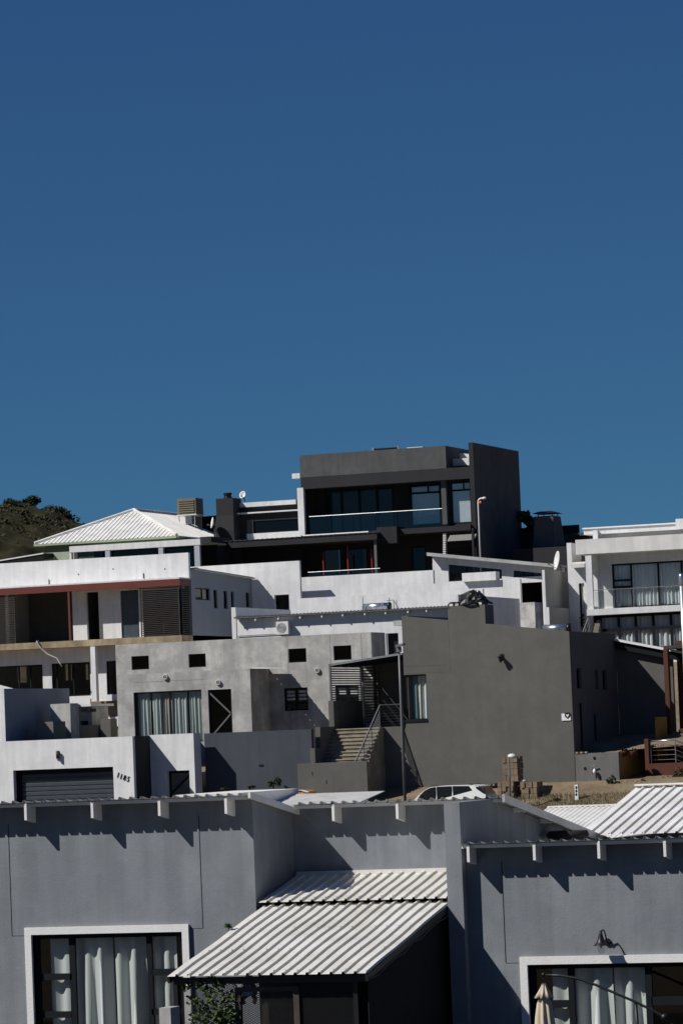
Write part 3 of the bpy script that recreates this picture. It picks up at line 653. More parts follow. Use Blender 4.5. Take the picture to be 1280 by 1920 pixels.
box('door_jamb', hg[0], hg[0]+.24, YG+.3, YG+.398, hg[2], hg[3], 'frame', GA); box('door_head', hg[0]+.24, hg[1], YG+.27, YG+.36, hg[3]-.22, hg[3]+.05, 'frame', GA)
# house number: four slanted figures stepping down
for ch, (x, y) in zip('1185', ((220.0,1454.6),(225.7,1457.2),(232.2,1459.6),(239,1462.2))):
    cu = bpy.data.curves.new('digit', 'FONT'); cu.body = ch; cu.size = .33; cu.extrude = .012; cu.shear = .25; cu.align_x = 'CENTER'; cu.offset = .004
    t_ = bpy.data.objects.new('digit_curve', cu); COL.objects.link(t_); bpy.context.view_layer.update()
    me = bpy.data.meshes.new_from_object(t_); bpy.data.objects.remove(t_)
    X, Z = P(x, y, YG); R_ = Matrix.Rotation(math.radians(90), 4, 'X') @ Matrix.Rotation(math.radians(-10), 4, 'Z')
    me.transform(R_ @ Matrix.Diagonal((.74, 1.0, 1.0, 1.0))); o = bpy.data.objects.new('digit', me); me.materials.clear(); me.materials.append(M['black']); COL.objects.link(o); o.parent = GA
    o.location = Vector((X, YG-.02, Z-.08))-ORG[GA.name]; ORG[o.name] = ORG[GA.name]
# up-down wall light
ul = thing('wall_light', 'small dark up-and-down light on the white garage wall', 'lamp', (P(111,1420,YG)[0], YG, P(111,1427,YG)[1]))
X, Z = P(110, 1416, YG); G().box(X-.09, X+.03, YG-.05, YG, Z-.22, Z+.2).build('bracket', 'beige', ul); G().lathe((X+.0,YG-.14,Z-.16), [(0,0),(.07,0),(.07,.34),(0,.34)], 12).build('body', 'wood', ul, True)
# gate wall beside the garage
YW = 160.0; xw0, xw1 = xg1+.002, P(364,1420,YW)[0]; zw = P(320,1377,YW)[1]
hw = (P(311,1465,YW)[0], P(355.5,1465,YW)[0], zb+.2, P(330,1445.5,YW)[1])
wall('gate_wall', GA, xw0, xw1, zb, zw, YW, .85, 'white', [hw])
gt_ = G().box(hw[0]+.02, hw[1]-.02, YW+.42, YW+.46, hw[2], hw[3]-.02).build('gate', 'gatep', GA)
for a, b, c, d in ((hw[0]+.02, hw[0]+.1, hw[2], hw[3]-.02), (hw[1]-.1, hw[1]-.02, hw[2], hw[3]-.02), (hw[0]+.1, hw[1]-.1, hw[3]-.12, hw[3]-.02)): box('gate_frame', a, b, YW+.38, YW+.42, c, d, 'frame', gt_)
a, b = (hw[0]+.12, hw[3]-1.05), (hw[1]-.12, hw[3]-.14)
G().prism([(a[0],a[1]-.05),(b[0],b[1]-.12),(b[0],b[1]),(a[0],a[1]+.07)], YW+.39, YW+.418).build('brace', 'frame', gt_)
# upper yard walls standing on the garage roof
XU = P(9.5, 1340, 159.4)[0]; zu = P(9.5, 1291.5, 159.4)[1]
box('upper_wall', -79, XU-.25, 159.4, 159.65, zg-.05, zu, 'white', GA)
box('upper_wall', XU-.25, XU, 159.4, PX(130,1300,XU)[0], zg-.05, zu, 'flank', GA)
# front end of the long wall is painted white
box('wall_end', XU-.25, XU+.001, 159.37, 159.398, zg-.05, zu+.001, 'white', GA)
G().prism([(-79, zu+1.0), (-79, zu+.02), (P(22,1291,161)[0], zu+.02)], 161, 161.2).build('gable_wall', 'white', GA)
xb0, xb1 = P(94,1320,163)[0], P(132,1340,163)[0]; zbk = P(132,1319,163)[1]
box('yard_block', xb0, xb1, 163, PX(147,1322,xb1)[0], zg-.05, zbk, 'conc', GA)
box('yard_block', P(66,1370,161)[0], P(100,1370,161)[0], 161, 162.4, zg-.05, P(85,1354,161)[1], 'greyw', GA)
xk = P(149,1370,164.4)[0]; box('yard_wall', xk-.25, xk, 164.4, PX(208,1364,xk)[0], zg-1.5, P(149,1361,164.4)[1], 'grey', GA)
box('yard_block', P(208,1348,167.2)[0]-.3, P(216,1348,167.2)[0], 166.6, 167.4, zg-1.5, P(212,1348,167.2)[1], 'grey', GA)
# hut with a white slab roof
HU = thing('outhouse', 'little cement outhouse with thin white slab roof behind the garage yard', 'hut', (P(165,1350,167)[0], 168, gz(167)))
a = rc(143, 1326, 173, 1366, 167); wall('wall', HU, a[0], a[1], a[2]-1.5, a[3], 167, 2.0, 'conc', [(P(150,1352,167)[0], P(165,1352,167)[0], P(150,1360,167)[1], P(150,1352.5,167)[1])])
r_ = rc(131, 1320.5, 186, 1327, 166.7); box('roof_slab', r_[0], r_[1]-.4, 166.6, 169.4, a[3]+.002, a[3]+.12, 'white', HU); pb('parapet', 130, 1312, 169, 1321, 169.5, .2, 'white', HU)
for (x0, x1) in ((152,164),(168,180)): pb('vent', x0, 1329, x1, 1335, 166.95, .04, 'beige', HU)
# ---------------------------------------------------------------- blue-grey boundary wall
BW = thing('boundary_wall', 'plain dark blue-grey boundary wall between white gate wall and stairs', 'wall', (P(480,1430,161.3)[0], 161.4, gz(161)))
xq1 = P(590.5,1418,161.0)[0]-.252; zq = P(486,1371.5,161.3)[1]
box('wall', xw1+.004, xq1, 161.3, 161.55, zb, zq, 'bluegrey', BW); pb('plaque', 485, 1434, 493, 1436.5, 161.27, .03, 'black', BW)
# ---------------------------------------------------------------- stairs with stepped wall, landing, canopy
M['stept'] = stucco('step_tread', (.37, .33, .25), .2, .4, 12., 1.5, .1, .3)
ST = thing('stairs', 'concrete stairs with stepped grey side wall, slatted screen and sheet canopy', 'stairs', (P(650,1440,163)[0], 163.5, gz(162)))
YA, YB_, YC = 161.0, 161.8, 163.7
xa1 = P(590.5, 1418, YA)[0]; zA, zB, zC = P(585,1403.5,YA)[1], P(598,1363.5,YB_)[1], P(619,1314.5,YC)[1]
YEND = 168.1
box('stepped_wall', xa1-.25, xa1, YA, YB_-.001, zb, zA, 'grey', ST); box('stepped_wall', xa1-.25, xa1, YB_, YC-.001, zb, zB, 'grey', ST); box('stepped_wall', xa1-.25, xa1, YC, YEND, zb, zC, 'grey', ST)
f_ = rc(557, 1432.5, 689.5, 1490, 160.8); box('front_wall', f_[0], f_[1], 160.8, 160.96, zb, f_[3], 'grey', ST)
for x, y in ((584.5,1450),(611,1466)): pb('weep_slot', x, y-3, x+1.2, y+4, 160.785, .03, 'black', ST)
ztop = P(712, 1364, 163.65)[1]; zbot = P(688, 1429, 161.95)[1]; nst = 9; tr = 1.75/nst; rs_ = (ztop-zbot)/nst
xr = P(690, 1428, 161.95)[0]
for i in range(nst+1):
    y0 = 161.9+i*tr; z = zbot+i*rs_; y1 = y0+tr+.02 if i < nst else 164.28
    box('step' if i < nst else 'landing', xa1+.002, xr-.004*(i % 2), y0, y1, zb+.5 if i < nst else zb, z-.052, 'stepc', ST)
    box('tread', xa1+.003, xr+.01, y0-.045, y1+.0, z-.05, z, 'stept', ST)
# handrail on the open side
q0, q1, q2 = P(665,1430,161.6), P(712,1322.5,163.6), P(754,1320,164.25)
hb = [(q0[0],161.6,q0[1]), (q1[0],163.6,q1[1]), (q2[0],164.25,q1[1])]
xhr = xr-.06
def shift(p, dz=0): return (p[0], p[1], p[2]+dz)
HR = G().tube([shift(p) for p in hb], .032, 8).build('handrail', 'postgrey', ST)
for k in range(1, 8): G().tube([shift(p, -.13*k) for p in hb], .012, 6).build('rail_bar', 'postgrey', HR)
for t_ in (0.05, .35, .65, .98): p = Vector(hb[0]).lerp(Vector(hb[1]), t_); G().tube([p, p-Vector((0,0,1.05))], .022, 8).build('rail_post', 'postgrey', HR)
G().tube([hb[2], Vector(hb[2])-Vector((0,0,1.0))], .022, 8).build('rail_post', 'postgrey', HR)
# slatted screen on the stepped wall
xs_ = xa1-.12; ys0, ys1 = YC+.05, PX(690,1285,xs_)[0]; zt0, zt1 = P(641,1246.5,YC)[1]-.1, zC+.03
SC = G().box(xs_-.04, xs_+.04, YC, YC+.08, zC, P(641,1244,YC)[1]).build('screen_post', 'postgrey', ST)
for y in (ys0+(ys1-ys0)*.8, ys1): box('screen_post', xs_-.04, xs_+.04, y, y+.07, zC, P(641,1240,YC)[1], 'postgrey', ST)
n = 15; me0 = None
for i in range(n):
    z = zt1+.03+(zt0-zt1)*i/(n-1)
    if me0 is None: o = box('slat', xs_-.012, xs_+.012, ys0+.06, ys1+.6, z-.03, z+.03, 'postgrey', ST); me0 = o; z0_ = z
    else: o = bpy.data.objects.new('slat', me0.data); COL.objects.link(o); o.parent = ST; o.location = (0, 0, z-z0_)
# second slatted screen, added to cast stripes across the porch wall
x2 = -59.72; me1 = None
for y in (166.0, 168.1): box('screen_post', x2-.03, x2+.03, y, y+.06, zC-1.2, zC+1.62, 'postgrey', ST)
for i in range(20):
    z = zC-1.05+i*.135
    if me1 is None: me1 = box('slat', x2-.012, x2+.012, 166.06, 168.1, z-.035, z+.035, 'postgrey', ST); z1b = z
    else: o = bpy.data.objects.new('slat', me1.data); COL.objects.link(o); o.parent = ST; o.location = (0, 0, z-z1b)
# canopy: its front edge runs back to the corner of the big house
za_, zc_ = P(639,1245,163.68)[1], P(756,1225,164.36)[1]; xc0, xc1 = xa1-.02, P(754,1225,164.36)[0]; Wc = math.hypot(xc1-xc0, zc_-za_)
fy = lambda u: .68*u/Wc
sheet('canopy_sheet', (xc0, 163.66, za_), ((xc1-xc0), 0, (zc_-za_)), (0,1,0), Wc, fy, 4.65, 'roofg', ST, 'ibr', .19, .03)
def cbar(name, d0, d1, ya, yb, mat): G().hexa([(xc0,163.66+ya,za_+d0),(xc1,164.34+ya,zc_+d0),(xc1,164.34+yb,zc_+d0),(xc0,163.66+yb,za_+d0),(xc0,163.66+ya,za_+d1),(xc1,164.34+ya,zc_+d1),(xc1,164.34+yb,zc_+d1),(xc0,163.66+yb,za_+d1)]).build(name, mat, ST)
cbar('canopy_edge', -.07, .03, -.02, .0, 'galv')
for i in range(4): cbar('canopy_beam', -.14, -.02, .12+i*1.15, .18+i*1.15, 'frame')
# ---------------------------------------------------------------- big grey house
M['jointg'] = plain('joint_grey', (.075,.074,.068), .95)  # dull grey of the thin wall joints
YH = 164.3; BH = thing('house', 'large plain grey house with sloping parapet, chimney block and curtained corner window', 'house', (-54, 171, gz(168)))
xh0, xh1 = P(755,1220,YH)[0], P(1071,1290,YH)[0]; zh0, zh1 = P(753,1155,YH)[1], P(1067,1184,YH)[1]
topf = lambda x: zh0+(zh1-zh0)*(x-xh0)/(xh1-xh0); zbase = gz(167)-.4
hwn = (xh0-.01, P(800,1305,YH)[0], P(780,1350.5,YH)[1], P(780,1265,YH)[1])
slit = [rx(x0, y0, x1, y1, xh1) for (x0,y0,x1,y1) in ((1080,1253,1090,1291),(1115,1256,1122.5,1293),(1128.5,1257,1138.5,1294))]
slit = [tuple(sorted(s[:2]))+s[2:] for s in slit]
YHB = 172.0
shell(BH, xh0, xh1, YH, YHB, zbase, zh1-.4, 'grey', [hwn], .24, topf, slit)
for s in slit: window(BH, s, xh1-.12, 'X', .05, glass='glassd')
window(BH, (hwn[0]+.05, hwn[1], hwn[2], hwn[3]), YH+.12, fw=.06, glass='glass', fd=.06)
xm = hwn[0]+.05; wd = hwn[1]-xm
for i, (a, b, mt) in enumerate(((.02,.24,'curtteal'),(.26,.48,'curtteal'),(.50,.66,'curtcream'),(.68,.98,'curtw'))): curtain(BH, xm+wd*a, xm+wd*b, YH+.32+.0*i, hwn[2]+.03, hwn[3]-.03, mt, amp=.05, per=.2, seed=21+i)
pb('window_sill', 757, 1350.5, 801, 1353.5, YH-.04, .15, 'frame', BH)
# plinth running left under the landing
xpl = P(700,1400,YH)[0]; box('plinth_wall', xpl, xh0-.002, YH+.004, YH+.25, zbase, P(730,1363,YH)[1], 'grey', BH)
# chimney block and its step, bagged top
c_ = rc(839, 1142, 910, 1175, YH); G().prism([(c_[0],topf(c_[0])+.001),(c_[1],topf(c_[1])+.001),(c_[1],c_[3]),(c_[0],c_[3])], YH, YH+1.3).build('chimney', 'grey', BH)
box('chimney_step', c_[0]+.08, c_[1]-.0, YH+.02, YH+1.3, c_[3]+.001, c_[3]+.12, 'grey', BH)
gB = thing('tarpaulin', 'crumpled black plastic heap tied over the chimney top', 'tarpaulin', ((c_[0]+c_[1])/2, YH+.6, c_[3]+.14))
rnd = random.Random(9); g = G(); cxx, czz = P(886, 1136, YH+.5); n = 26
for j in range(9):
    for k in range(n):
        w = 2*math.pi*k/n; el = j/8*math.pi/2; rr = (.62 if j else .8)*math.cos(el)**.8*(1+.16*rnd.random()+.12*math.sin(3*w+j)); zz = .58*math.sin(el)*(1+.15*rnd.random())+(.08*rnd.random())
        g.v.append((cxx+rr*math.cos(w)*1.0, YH+.62+rr*math.sin(w)*.8, c_[3]+.14+zz))
for j in range(8):
    for k in range(n): g.f.append((j*n+k, j*n+(k+1) % n, (j+1)*n+(k+1) % n, (j+1)*n+k))
g.build('cover', 'blackp', gB)
for (x, y, r) in ((848,1134,.22),(858,1131,.2),(902,1139,.22),(866,1128,.16)):
    X, Z = P(x, y, YH+.2); G().lathe((X, YH+.3, c_[3]+.13), [(r*1.3,0),(r*1.1,.1),(r*.7,.18),(.0,.2)], 9).build('lump', 'blackp', gB)
for x, y in ((871,1119),(884,1113),(889,1113)): X, Z = P(x, y, YH+.5); G().tube([(X,YH+.5,c_[3]+.2),(X+.02,YH+.5,Z)], .02, 6).build('stub', 'blackp', gB)
# roof geyser lying behind the parapet
GZ = thing('geyser', 'shiny steel geyser cylinder lying behind the grey parapet', 'geyser', (P(1040,1180,165.5)[0], 165.5, P(1040,1184,165.5)[1]))
(xa, zA_), (xb, zB_) = P(1019,1180,165.5), P(1064,1179.5,165.5); zz = (zA_+zB_)/2+.02
G().tube([(xa,165.5,zz),(xb,165.5,zz)], .2, 20).build('tank', 'steel', GZ, True); G().tube([(xb-.02,165.5,zz),(xb+.14,165.5,zz)], .215, 20).build('end_cap', 'blackp', GZ, True)
for t_ in (.2, .8): x = xa+(xb-xa)*t_; box('cradle', x-.05, x+.05, 165.3, 165.7, zz-.7, zz-.15, 'galv', GZ)
# small eave stub at the left end, wall lamp, alarm sign
pb('eave_stub', 737, 1164, 754, 1172.5, YH+.3, .8, 'roofg', BH)
LM = thing('wall_lamp', 'black lantern lamp high on the big grey wall', 'lamp', (P(942,1240,YH)[0], YH, P(942,1246,YH)[1]))
X, Z = P(941, 1232, YH); G().box(X-.07,X+.07,YH-.04,YH,Z-.12,Z+.14).build('back_plate', 'black', LM); G().tube([(X,YH-.04,Z+.05),(X,YH-.2,Z+.1),(X,YH-.24,Z)], .025, 8).build('arm', 'black', LM); G().lathe((X,YH-.24,Z-.22), [(.0,-.06),(.06,0),(.12,.2),(.15,.22),(.04,.32),(0,.36)], 10).build('lantern', 'black', LM)
SG = thing('alarm_sign', 'white alarm company board with black shield emblem on the grey wall', 'sign', (P(1061,1345,YH)[0], YH, P(1061,1351,YH)[1]))
a = rc(1052.5, 1338.5, 1070, 1351, YH); bd = box('board', a[0], a[1], YH-.035, YH-.005, a[2], a[3], 'whitep', SG)
ex, ez = P(1064, 1341.8, YH); s_ = .13
G().prism([(ex-s_,ez+s_),(ex+s_,ez+s_),(ex+s_,ez-.3*s_),(ex,ez-1.3*s_),(ex-s_,ez-.3*s_)], YH-.045, YH-.036).build('shield', 'black', SG)
G().prism([(ex-.5*s_,ez+.55*s_),(ex-.15*s_,ez+.3*s_),(ex+.15*s_,ez+.3*s_),(ex+.5*s_,ez+.55*s_),(ex+.4*s_,ez-.15*s_),(ex+.12*s_,ez-.3*s_),(ex+.1*s_,ez-.7*s_),(ex-.1*s_,ez-.7*s_),(ex-.12*s_,ez-.3*s_),(ex-.4*s_,ez-.15*s_)], YH-.052, YH-.046).build('emblem', 'whitep', SG)
for pts in ([(840,1165),(842,1262)], [(760,1250),(838,1247)], [(760,1263),(838,1261)]):
    (x0_, z0_), (x1_, z1_) = P(*pts[0], YH), P(*pts[1], YH)
    if abs(x0_-x1_) < .6: box('wall_joint', x0_-.008, x0_+.008, YH-.003, YH+.01, z1_, z0_, 'jointg', BH)
    else: box('wall_joint', x0_, x1_, YH-.0035, YH+.01, (z0_+z1_)/2-.006, (z0_+z1_)/2+.006, 'jointg', BH)
# porch wall at the back of the landing
box('porch_wall', P(699,1300,168.25)[0], xh0-.003, 168.25, 168.45, zbase, P(730,1232,168.25)[1], 'grey', BH)
box('porch_floor', P(640,1300,166)[0], xh0-.003, 164.56, 168.24, zbase, P(730,1363,YH)[1]-.02, 'stepc', BH)
# rear wing set back, with roof verge
xe = P(1262,1290,YHB)[0]; zr0, zr1 = P(1076,1206,YHB)[1], P(1262,1222,YHB)[1]; x0_ = xh1+.002
tf = lambda x: zr0+(zr1-zr0)*(x-x0_)/(xe-x0_)
wall('rear_wall', BH, x0_, xe, zbase, zr1-.3, YHB, .24, 'grey', [], tf)
p = lambda x, y, d: (x, y, tf(x)+d)
xf_ = P(1300,1217,YHB)[0]
G().hexa([p(xh1-.25,YHB-.4,.05), p(xf_,YHB-.4,.05), p(xf_,YHB+.7,.05), p(xh1-.25,YHB+.7,.05), p(xh1-.25,YHB-.4,.10), p(xf_,YHB-.4,.10), p(xf_,YHB+.7,.10), p(xh1-.25,YHB+.7,.10)]).build('rear_roof', 'roofg', BH)
G().hexa([p(xh1+.05,YHB-.43,.02), p(xf_,YHB-.43,.02), p(xf_,YHB-.40,.02), p(xh1+.05,YHB-.40,.02), p(xh1+.05,YHB-.43,.13), p(xf_,YHB-.43,.13), p(xf_,YHB-.40,.13), p(xh1+.05,YHB-.40,.13)]).build('verge_flashing', 'whitep', BH)
G().hexa([p(xh1+.05,YHB-.3,-.35), p(xf_,YHB-.3,-.35), p(xf_,YHB-.2,-.35), p(xh1+.05,YHB-.2,-.35), p(xh1+.05,YHB-.3,.048), p(xf_,YHB-.3,.048), p(xf_,YHB-.2,.048), p(xh1+.05,YHB-.2,.048)]).build('verge_beam', 'frame', BH)
# pipes on the shaded side wall
for x, y0, y1 in ((1086,1318,1395),(1113,1340,1392)): yy, z0_ = PX(x, y0, xh1); _, z1_ = PX(x, y1, xh1); G().tube([(xh1+.05,yy,z0_),(xh1+.05,yy,z1_-.3)], .04, 8).build('pipe', 'frame', BH)
# ---------------------------------------------------------------- retaining wall, sandy drive
RW = thing('retaining_wall', 'low grey retaining wall with drain holes and brick coping beside the big grey house', 'wall', (P(1118,1440,YH)[0], YH, gz(167)))
xrw = P(1160,1440,YH+.02)[0]; zrw = P(1120,1412,YH)[1]
box('wall', xh1+.003, xrw, YH+.02, YH+.25, zbase, zrw, 'greyw', RW)
for i in range(5): x = xh1+.06+i*.11; box('coping_brick', x, x+.10, YH-.01, YH+.2, zrw+.002, zrw+.075, 'brown' if i % 2 else 'tan', RW)
for x, y in ((1096.5,1441.5),(1114,1422),(1124.5,1460.5)): X, Z = P(x, y, YH+.02); G().lathe((X,YH+.0,Z), [(0,0),(.06,0),(.075,.02)], 14, (0,1,0)).build('drain_hole', 'black', RW)
X, Z = P(1110, 1450, YH-.1); G().tube([(X,YH-.1,zbase+.5),(X,YH-.1,Z+.3),(X+.2,YH-.1,Z+.36)], .025, 8).build('standpipe', 'postgrey', RW)
bgp = P(1114, 1444, YH-.12); G().lathe((bgp[0],YH-.12,bgp[1]-.1), [(0,-.08),(.06,-.05),(.08,.04),(.05,.12),(.02,.15)], 10).build('plastic_bag', 'whitep', RW, True)
yo = PX(1207,1440,xrw)[0]; box('side_wall', xrw-.24, xrw, YH+.25, yo, zbase, zrw-.02, 'ochre', RW)
g = G(); za_ = zrw-.15
ys = [YH+.26, 165.8, 167.3, 169.3, 171.95]; zs = [zrw-.12, zrw+.05, P(1120,1393,165.1)[1], P(1120,1388,169.3)[1], P(1120,1380,171.9)[1]]
xs = [xh1+.01+i*(.7) for i in range(16)]
rnd = random.Random(4)
for y, z in zip(ys, zs):
    if y < 166.5: xs = [xh1+.01+i*(xrw-.26-xh1)/15 for i in range(16)]
    else: xs = [xh1+.01+i*.7 for i in range(16)]
    for x in xs: g.v.append((x, y, z+(.06*rnd.random())))
for j in range(4):
    for i in range(15): g.f.append((j*16+i, j*16+i+1, (j+1)*16+i+1, (j+1)*16+i))
o = g.build('drive', 'soil', smooth=True); o['kind'] = 'structure'
for i, (x, lab) in enumerate(((1171,'dark brown flower pot on the retaining wall, nearer the big grey house'),(1188,'reddish brown flower pot on the retaining wall, nearer the railing'))):
    X, Z = P(x, 1418, 165.1); FP = thing('flower_pot', lab, 'pot', (X, 165.1, Z), 'pots on the retaining wall')
    G().lathe((X,165.1,Z-.02), [(0,0),(.13,0),(.17,.2),(.19,.24),(.16,.24),(.14,.2),(0,.19)], 14).build('pot', 'brown', FP, True)
    leaves('plant', [((X,165.1,Z+.27),(.13,.13,.07))], 30, .08, 'leafd', FP, i)
# ---------------------------------------------------------------- brown house at the right edge
BR = thing('house', 'brown and ochre house with tall brown column and steel railing at the right edge', 'house', (P(1260,1400,168.3)[0]+1, 168.3, gz(166.3)))
a = rc(1242.5, 1217, 1256.5, 1350, 170.5); box('column', a[0], a[1], 170.5, 170.85, a[2]-1, a[3], 'brown', BR)
b_ = P(1250,1250,172.5); box('wall', a[1]-.1, a[1]+6, 172.5, 172.75, zbase, b_[1]+1.2, 'brown', BR); box('soffit', a[0], a[1]+6, 170.6, 172.5, a[3]+.002, a[3]+.15, 'wood', BR)
box('pilaster', a[1]+.7, a[1]+1.0, 172.2, 172.49, zbase, b_[1]+.9, 'ochre', BR); box('dark_door', a[1]+.1, a[1]+.65, 172.4, 172.49, P(1262,1345,172.3)[1], P(1262,1262,172.3)[1], 'wood', BR)
a = rc(1227, 1345, 1233.5, 1382, 167.5); box('ochre_pier', a[0], a[1], 167.5, PX(1250,1360,a[1])[0], a[2]-1, a[3], 'ochre', BR)
a = rc(1207, 1386, 1216.5, 1432, 165.9); box('pier', a[0], a[1], 165.9, 166.25, zbase, a[3], 'brown', BR); XR0 = a[1]
w_ = rc(1209, 1432.5, 1330, 1490, 165.85); box('planter_wall', w_[0]+.05, w_[1], 165.85, 166.1, zbase-.5, w_[3], 'brown', BR)
box('planter_block', P(1262,1440,165.4)[0], w_[1], 165.2, 165.8, zbase-.5, P(1270,1439,165.3)[1], 'brown', BR)
r0, r1 = P(1219,1390,166.2), P(1265,1388,166.2); zt_, zl_ = (r0[1]+r1[1])/2, P(1219,1431,166.2)[1]
RL = G().tube([(r0[0],166.2,zt_),(r1[0],166.2,zt_),(r1[0]+.9,166.2+.4,zt_-.45)], .03, 8).build('railing', 'steel', BR, True)
for k in range(1, 5): z = zt_-(zt_-zl_)*k/4.6; G().tube([(r0[0],166.2,z),(r1[0],166.2,z),(r1[0]+.9,166.6,z-.45)], .014, 6).build('rail_bar', 'steel', RL)
for x in (r0[0], r1[0]): G().tube([(x,166.2,zt_),(x,166.2,zl_-.1)], .026, 8).build('rail_post', 'steel', RL)
for i in range(8):
    X0_, Z0_ = P(1262, 1432-i*9.3, 166.9+i*.3); box('step', X0_-.1+.05*i, X0_+4, 166.9+i*.3, 167.3+i*.3, Z0_-.4, Z0_, 'brown' if i % 2 else 'stepc', BR)
# ---------------------------------------------------------------- weathered cement house
YV, YK = 165.5, 168.0; CE = thing('house', 'weathered bare cement house with small high windows and long curtained window', 'house', (-66.5, 168, gz(167)))
xk0, xk1 = -73.2, P(698,1260,YK)[0]; zk = P(455,1197.5,YK)[1]; zkb = -1.2
xv0, xv1 = P(220,1320,YV)[0], P(470.5,1310,YV)[0]; zv = P(469,1254,YV)[1]
high = [rc(*q, YK) for q in ((246,1231,279.5,1255),(353,1227,386,1250.5),(540,1217,574.5,1241.5),(624.5,1211.5,659,1237))]
low = [rc(532,1291,578,1332,YK), rc(628,1286.5,673,1316,YK)]
shell(CE, xk0, xk1, YK, 170.0, zkb, zk, 'conc', high+low, .22)
for h in high: window(CE, h, YK+.12, fw=.05, glass='glassd')
for i, h in enumerate(low):
    f = window(CE, h, YK+.06, fw=.07, cols=(.5,), rows=(.33,), glass='glass')
    for j in range(3):
        for k in (0, 1): w_ = (h[1]-h[0])/2; z = h[2]+(h[3]-h[2])*(.46+.16*j); box('blind_slat', h[0]+.1+k*w_, h[0]+w_*(k+1)-.1, YK+.14, YK+.155, z, z+.11, 'whitep', f)
hc = rc(250, 1299, 381, 1392, YV); hd = rc(389.5, 1293, 437, 1392, YV); hc = (hc[0], hc[1], zkb+1.2, P(315,1296,YV)[1]); hd = (hd[0], hd[1], zkb+1.2, P(412,1293,YV)[1])
wall('porch_wall', CE, xv0, xv1, zkb, zv, YV, .22, 'conc', [hc, hd]); wall('porch_side', CE, YV+.22, YK-.002, zkb, zv-.002, xv1, .22, 'conc', [], None, 'X'); box('porch_side', xv0, xv0+.22, YV+.22, YK-.002, zkb, zv-.002, 'conc', CE)
box('porch_roof', xv0+.22, xv1-.22, YV+.22, YK-.003, zv-.3, zv-.15, 'greyw', CE)
f = window(CE, hc, YV+.10, fw=.05, glass='glassd' if 0 else 'glass', cols=(.52,)); wd = hc[1]-hc[0]
for i, (a, b, mt) in enumerate(((.03,.22,'curtg'),(.24,.38,'curtg'),(.40,.53,'curtgrey'),(.54,.76,'curtg'),(.79,.985,'curtg'))): curtain(f, hc[0]+wd*a, hc[0]+wd*b, YV+.27, hc[2]+.05, hc[3]-.06, mt, amp=.05, per=.17, seed=31+i)
dg = window(CE, hd, YV+.10, fw=.09, glass='glassd', name='door')
for s in (0, 1):
    z0_, z1_ = hd[3]-.12, hd[3]-.12-1.05; zm_ = z1_
    a, b = ((hd[0]+.08, z0_-.05), (hd[1]-.08, zm_)) if s == 0 else ((hd[0]+.08, z0_-2.1), (hd[1]-.08, zm_))
    G().prism([(a[0],a[1]-.05),(b[0],b[1]-.05),(b[0],b[1]+.05),(a[0],a[1]+.05)], YV+.07, YV+.095).build('brace', 'postgrey', dg)
for x, y in ((310.5,1270),(410,1280)): round_light(CE, x, y, YV)
round_light(CE, 595.5, 1257.5, YK)
sheet('awning_sheet', (xv1-.02, YV+.3, zv+.02), (0,1,0), (1,0,-.05), 2.0, 0, .95, 'roofg', CE, 'ibr', .17, .035)
joint_y = P(300, 1278, YV)[1]; box('wall_joint', xv0+.9, xv0+4.6, YV-.004, YV+.01, joint_y, joint_y+.012, 'greyw', CE)
for x in (541, 621, 680): X = P(x, 1270, YK)[0]; box('wall_joint', X-.008, X+.008, YK-.004, YK+.01, zkb+1, zk-.02, 'greyw', CE)
# ---------------------------------------------------------------- things in the street
SL = thing('street_lamp', 'tall thin galvanised lamp post in front of the big grey house window', 'street lamp', (P(757,1495,152.0)[0], 152.0, gz(152.0)))
xs1, zs1 = P(757,1490,152.0); xs2, zs2 = P(749,1212,152.0); xm_ = (xs1+xs2)/2
G().tube([(xm_,152.0,gz(152.0)),(xm_,152.0,zs2-2.5),(xm_,152.0,zs2)], [.066,.06,.048], 10).build('pole', 'postgrey', SL, True)
G().hexa([(xm_-.05,151.7,zs2-.05),(xm_+.30,151.7,zs2+.03),(xm_+.30,152.0,zs2+.03),(xm_-.05,152.0,zs2-.05),(xm_-.05,151.7,zs2+.06),(xm_+.30,151.7,zs2+.12),(xm_+.30,152.0,zs2+.12),(xm_-.05,152.0,zs2+.06)]).build('lamp_head', 'postgrey', SL)
box('bracket', xm_-.09, xm_+.09, 151.9, 152.1, zs2-.25, zs2-.03, 'postgrey', SL)
GP = thing('garden_lamp', 'short steel lamp post with white dusty head before the paver stacks', 'street lamp', (P(955,1490,160.3)[0], 160.3, gz(160.3)))
xg_, zg_ = P(953.5,1424,160.3); G().tube([(xg_,160.3,gz(160.3)-.2),(xg_,160.3,zg_),(xg_+.03,160.3,zg_+.08),(xg_+.12,160.3,zg_+.13)], .055, 10).build('pole', 'steel', GP, True)
G().lathe((xg_+.17,160.3,zg_+.12), [(0,.13),(.1,.11),(.19,.05),(.22,-.02),(.16,-.07),(0,-.09)], 12, (.2,0,1)).build('lamp_head', 'acw', GP, True)
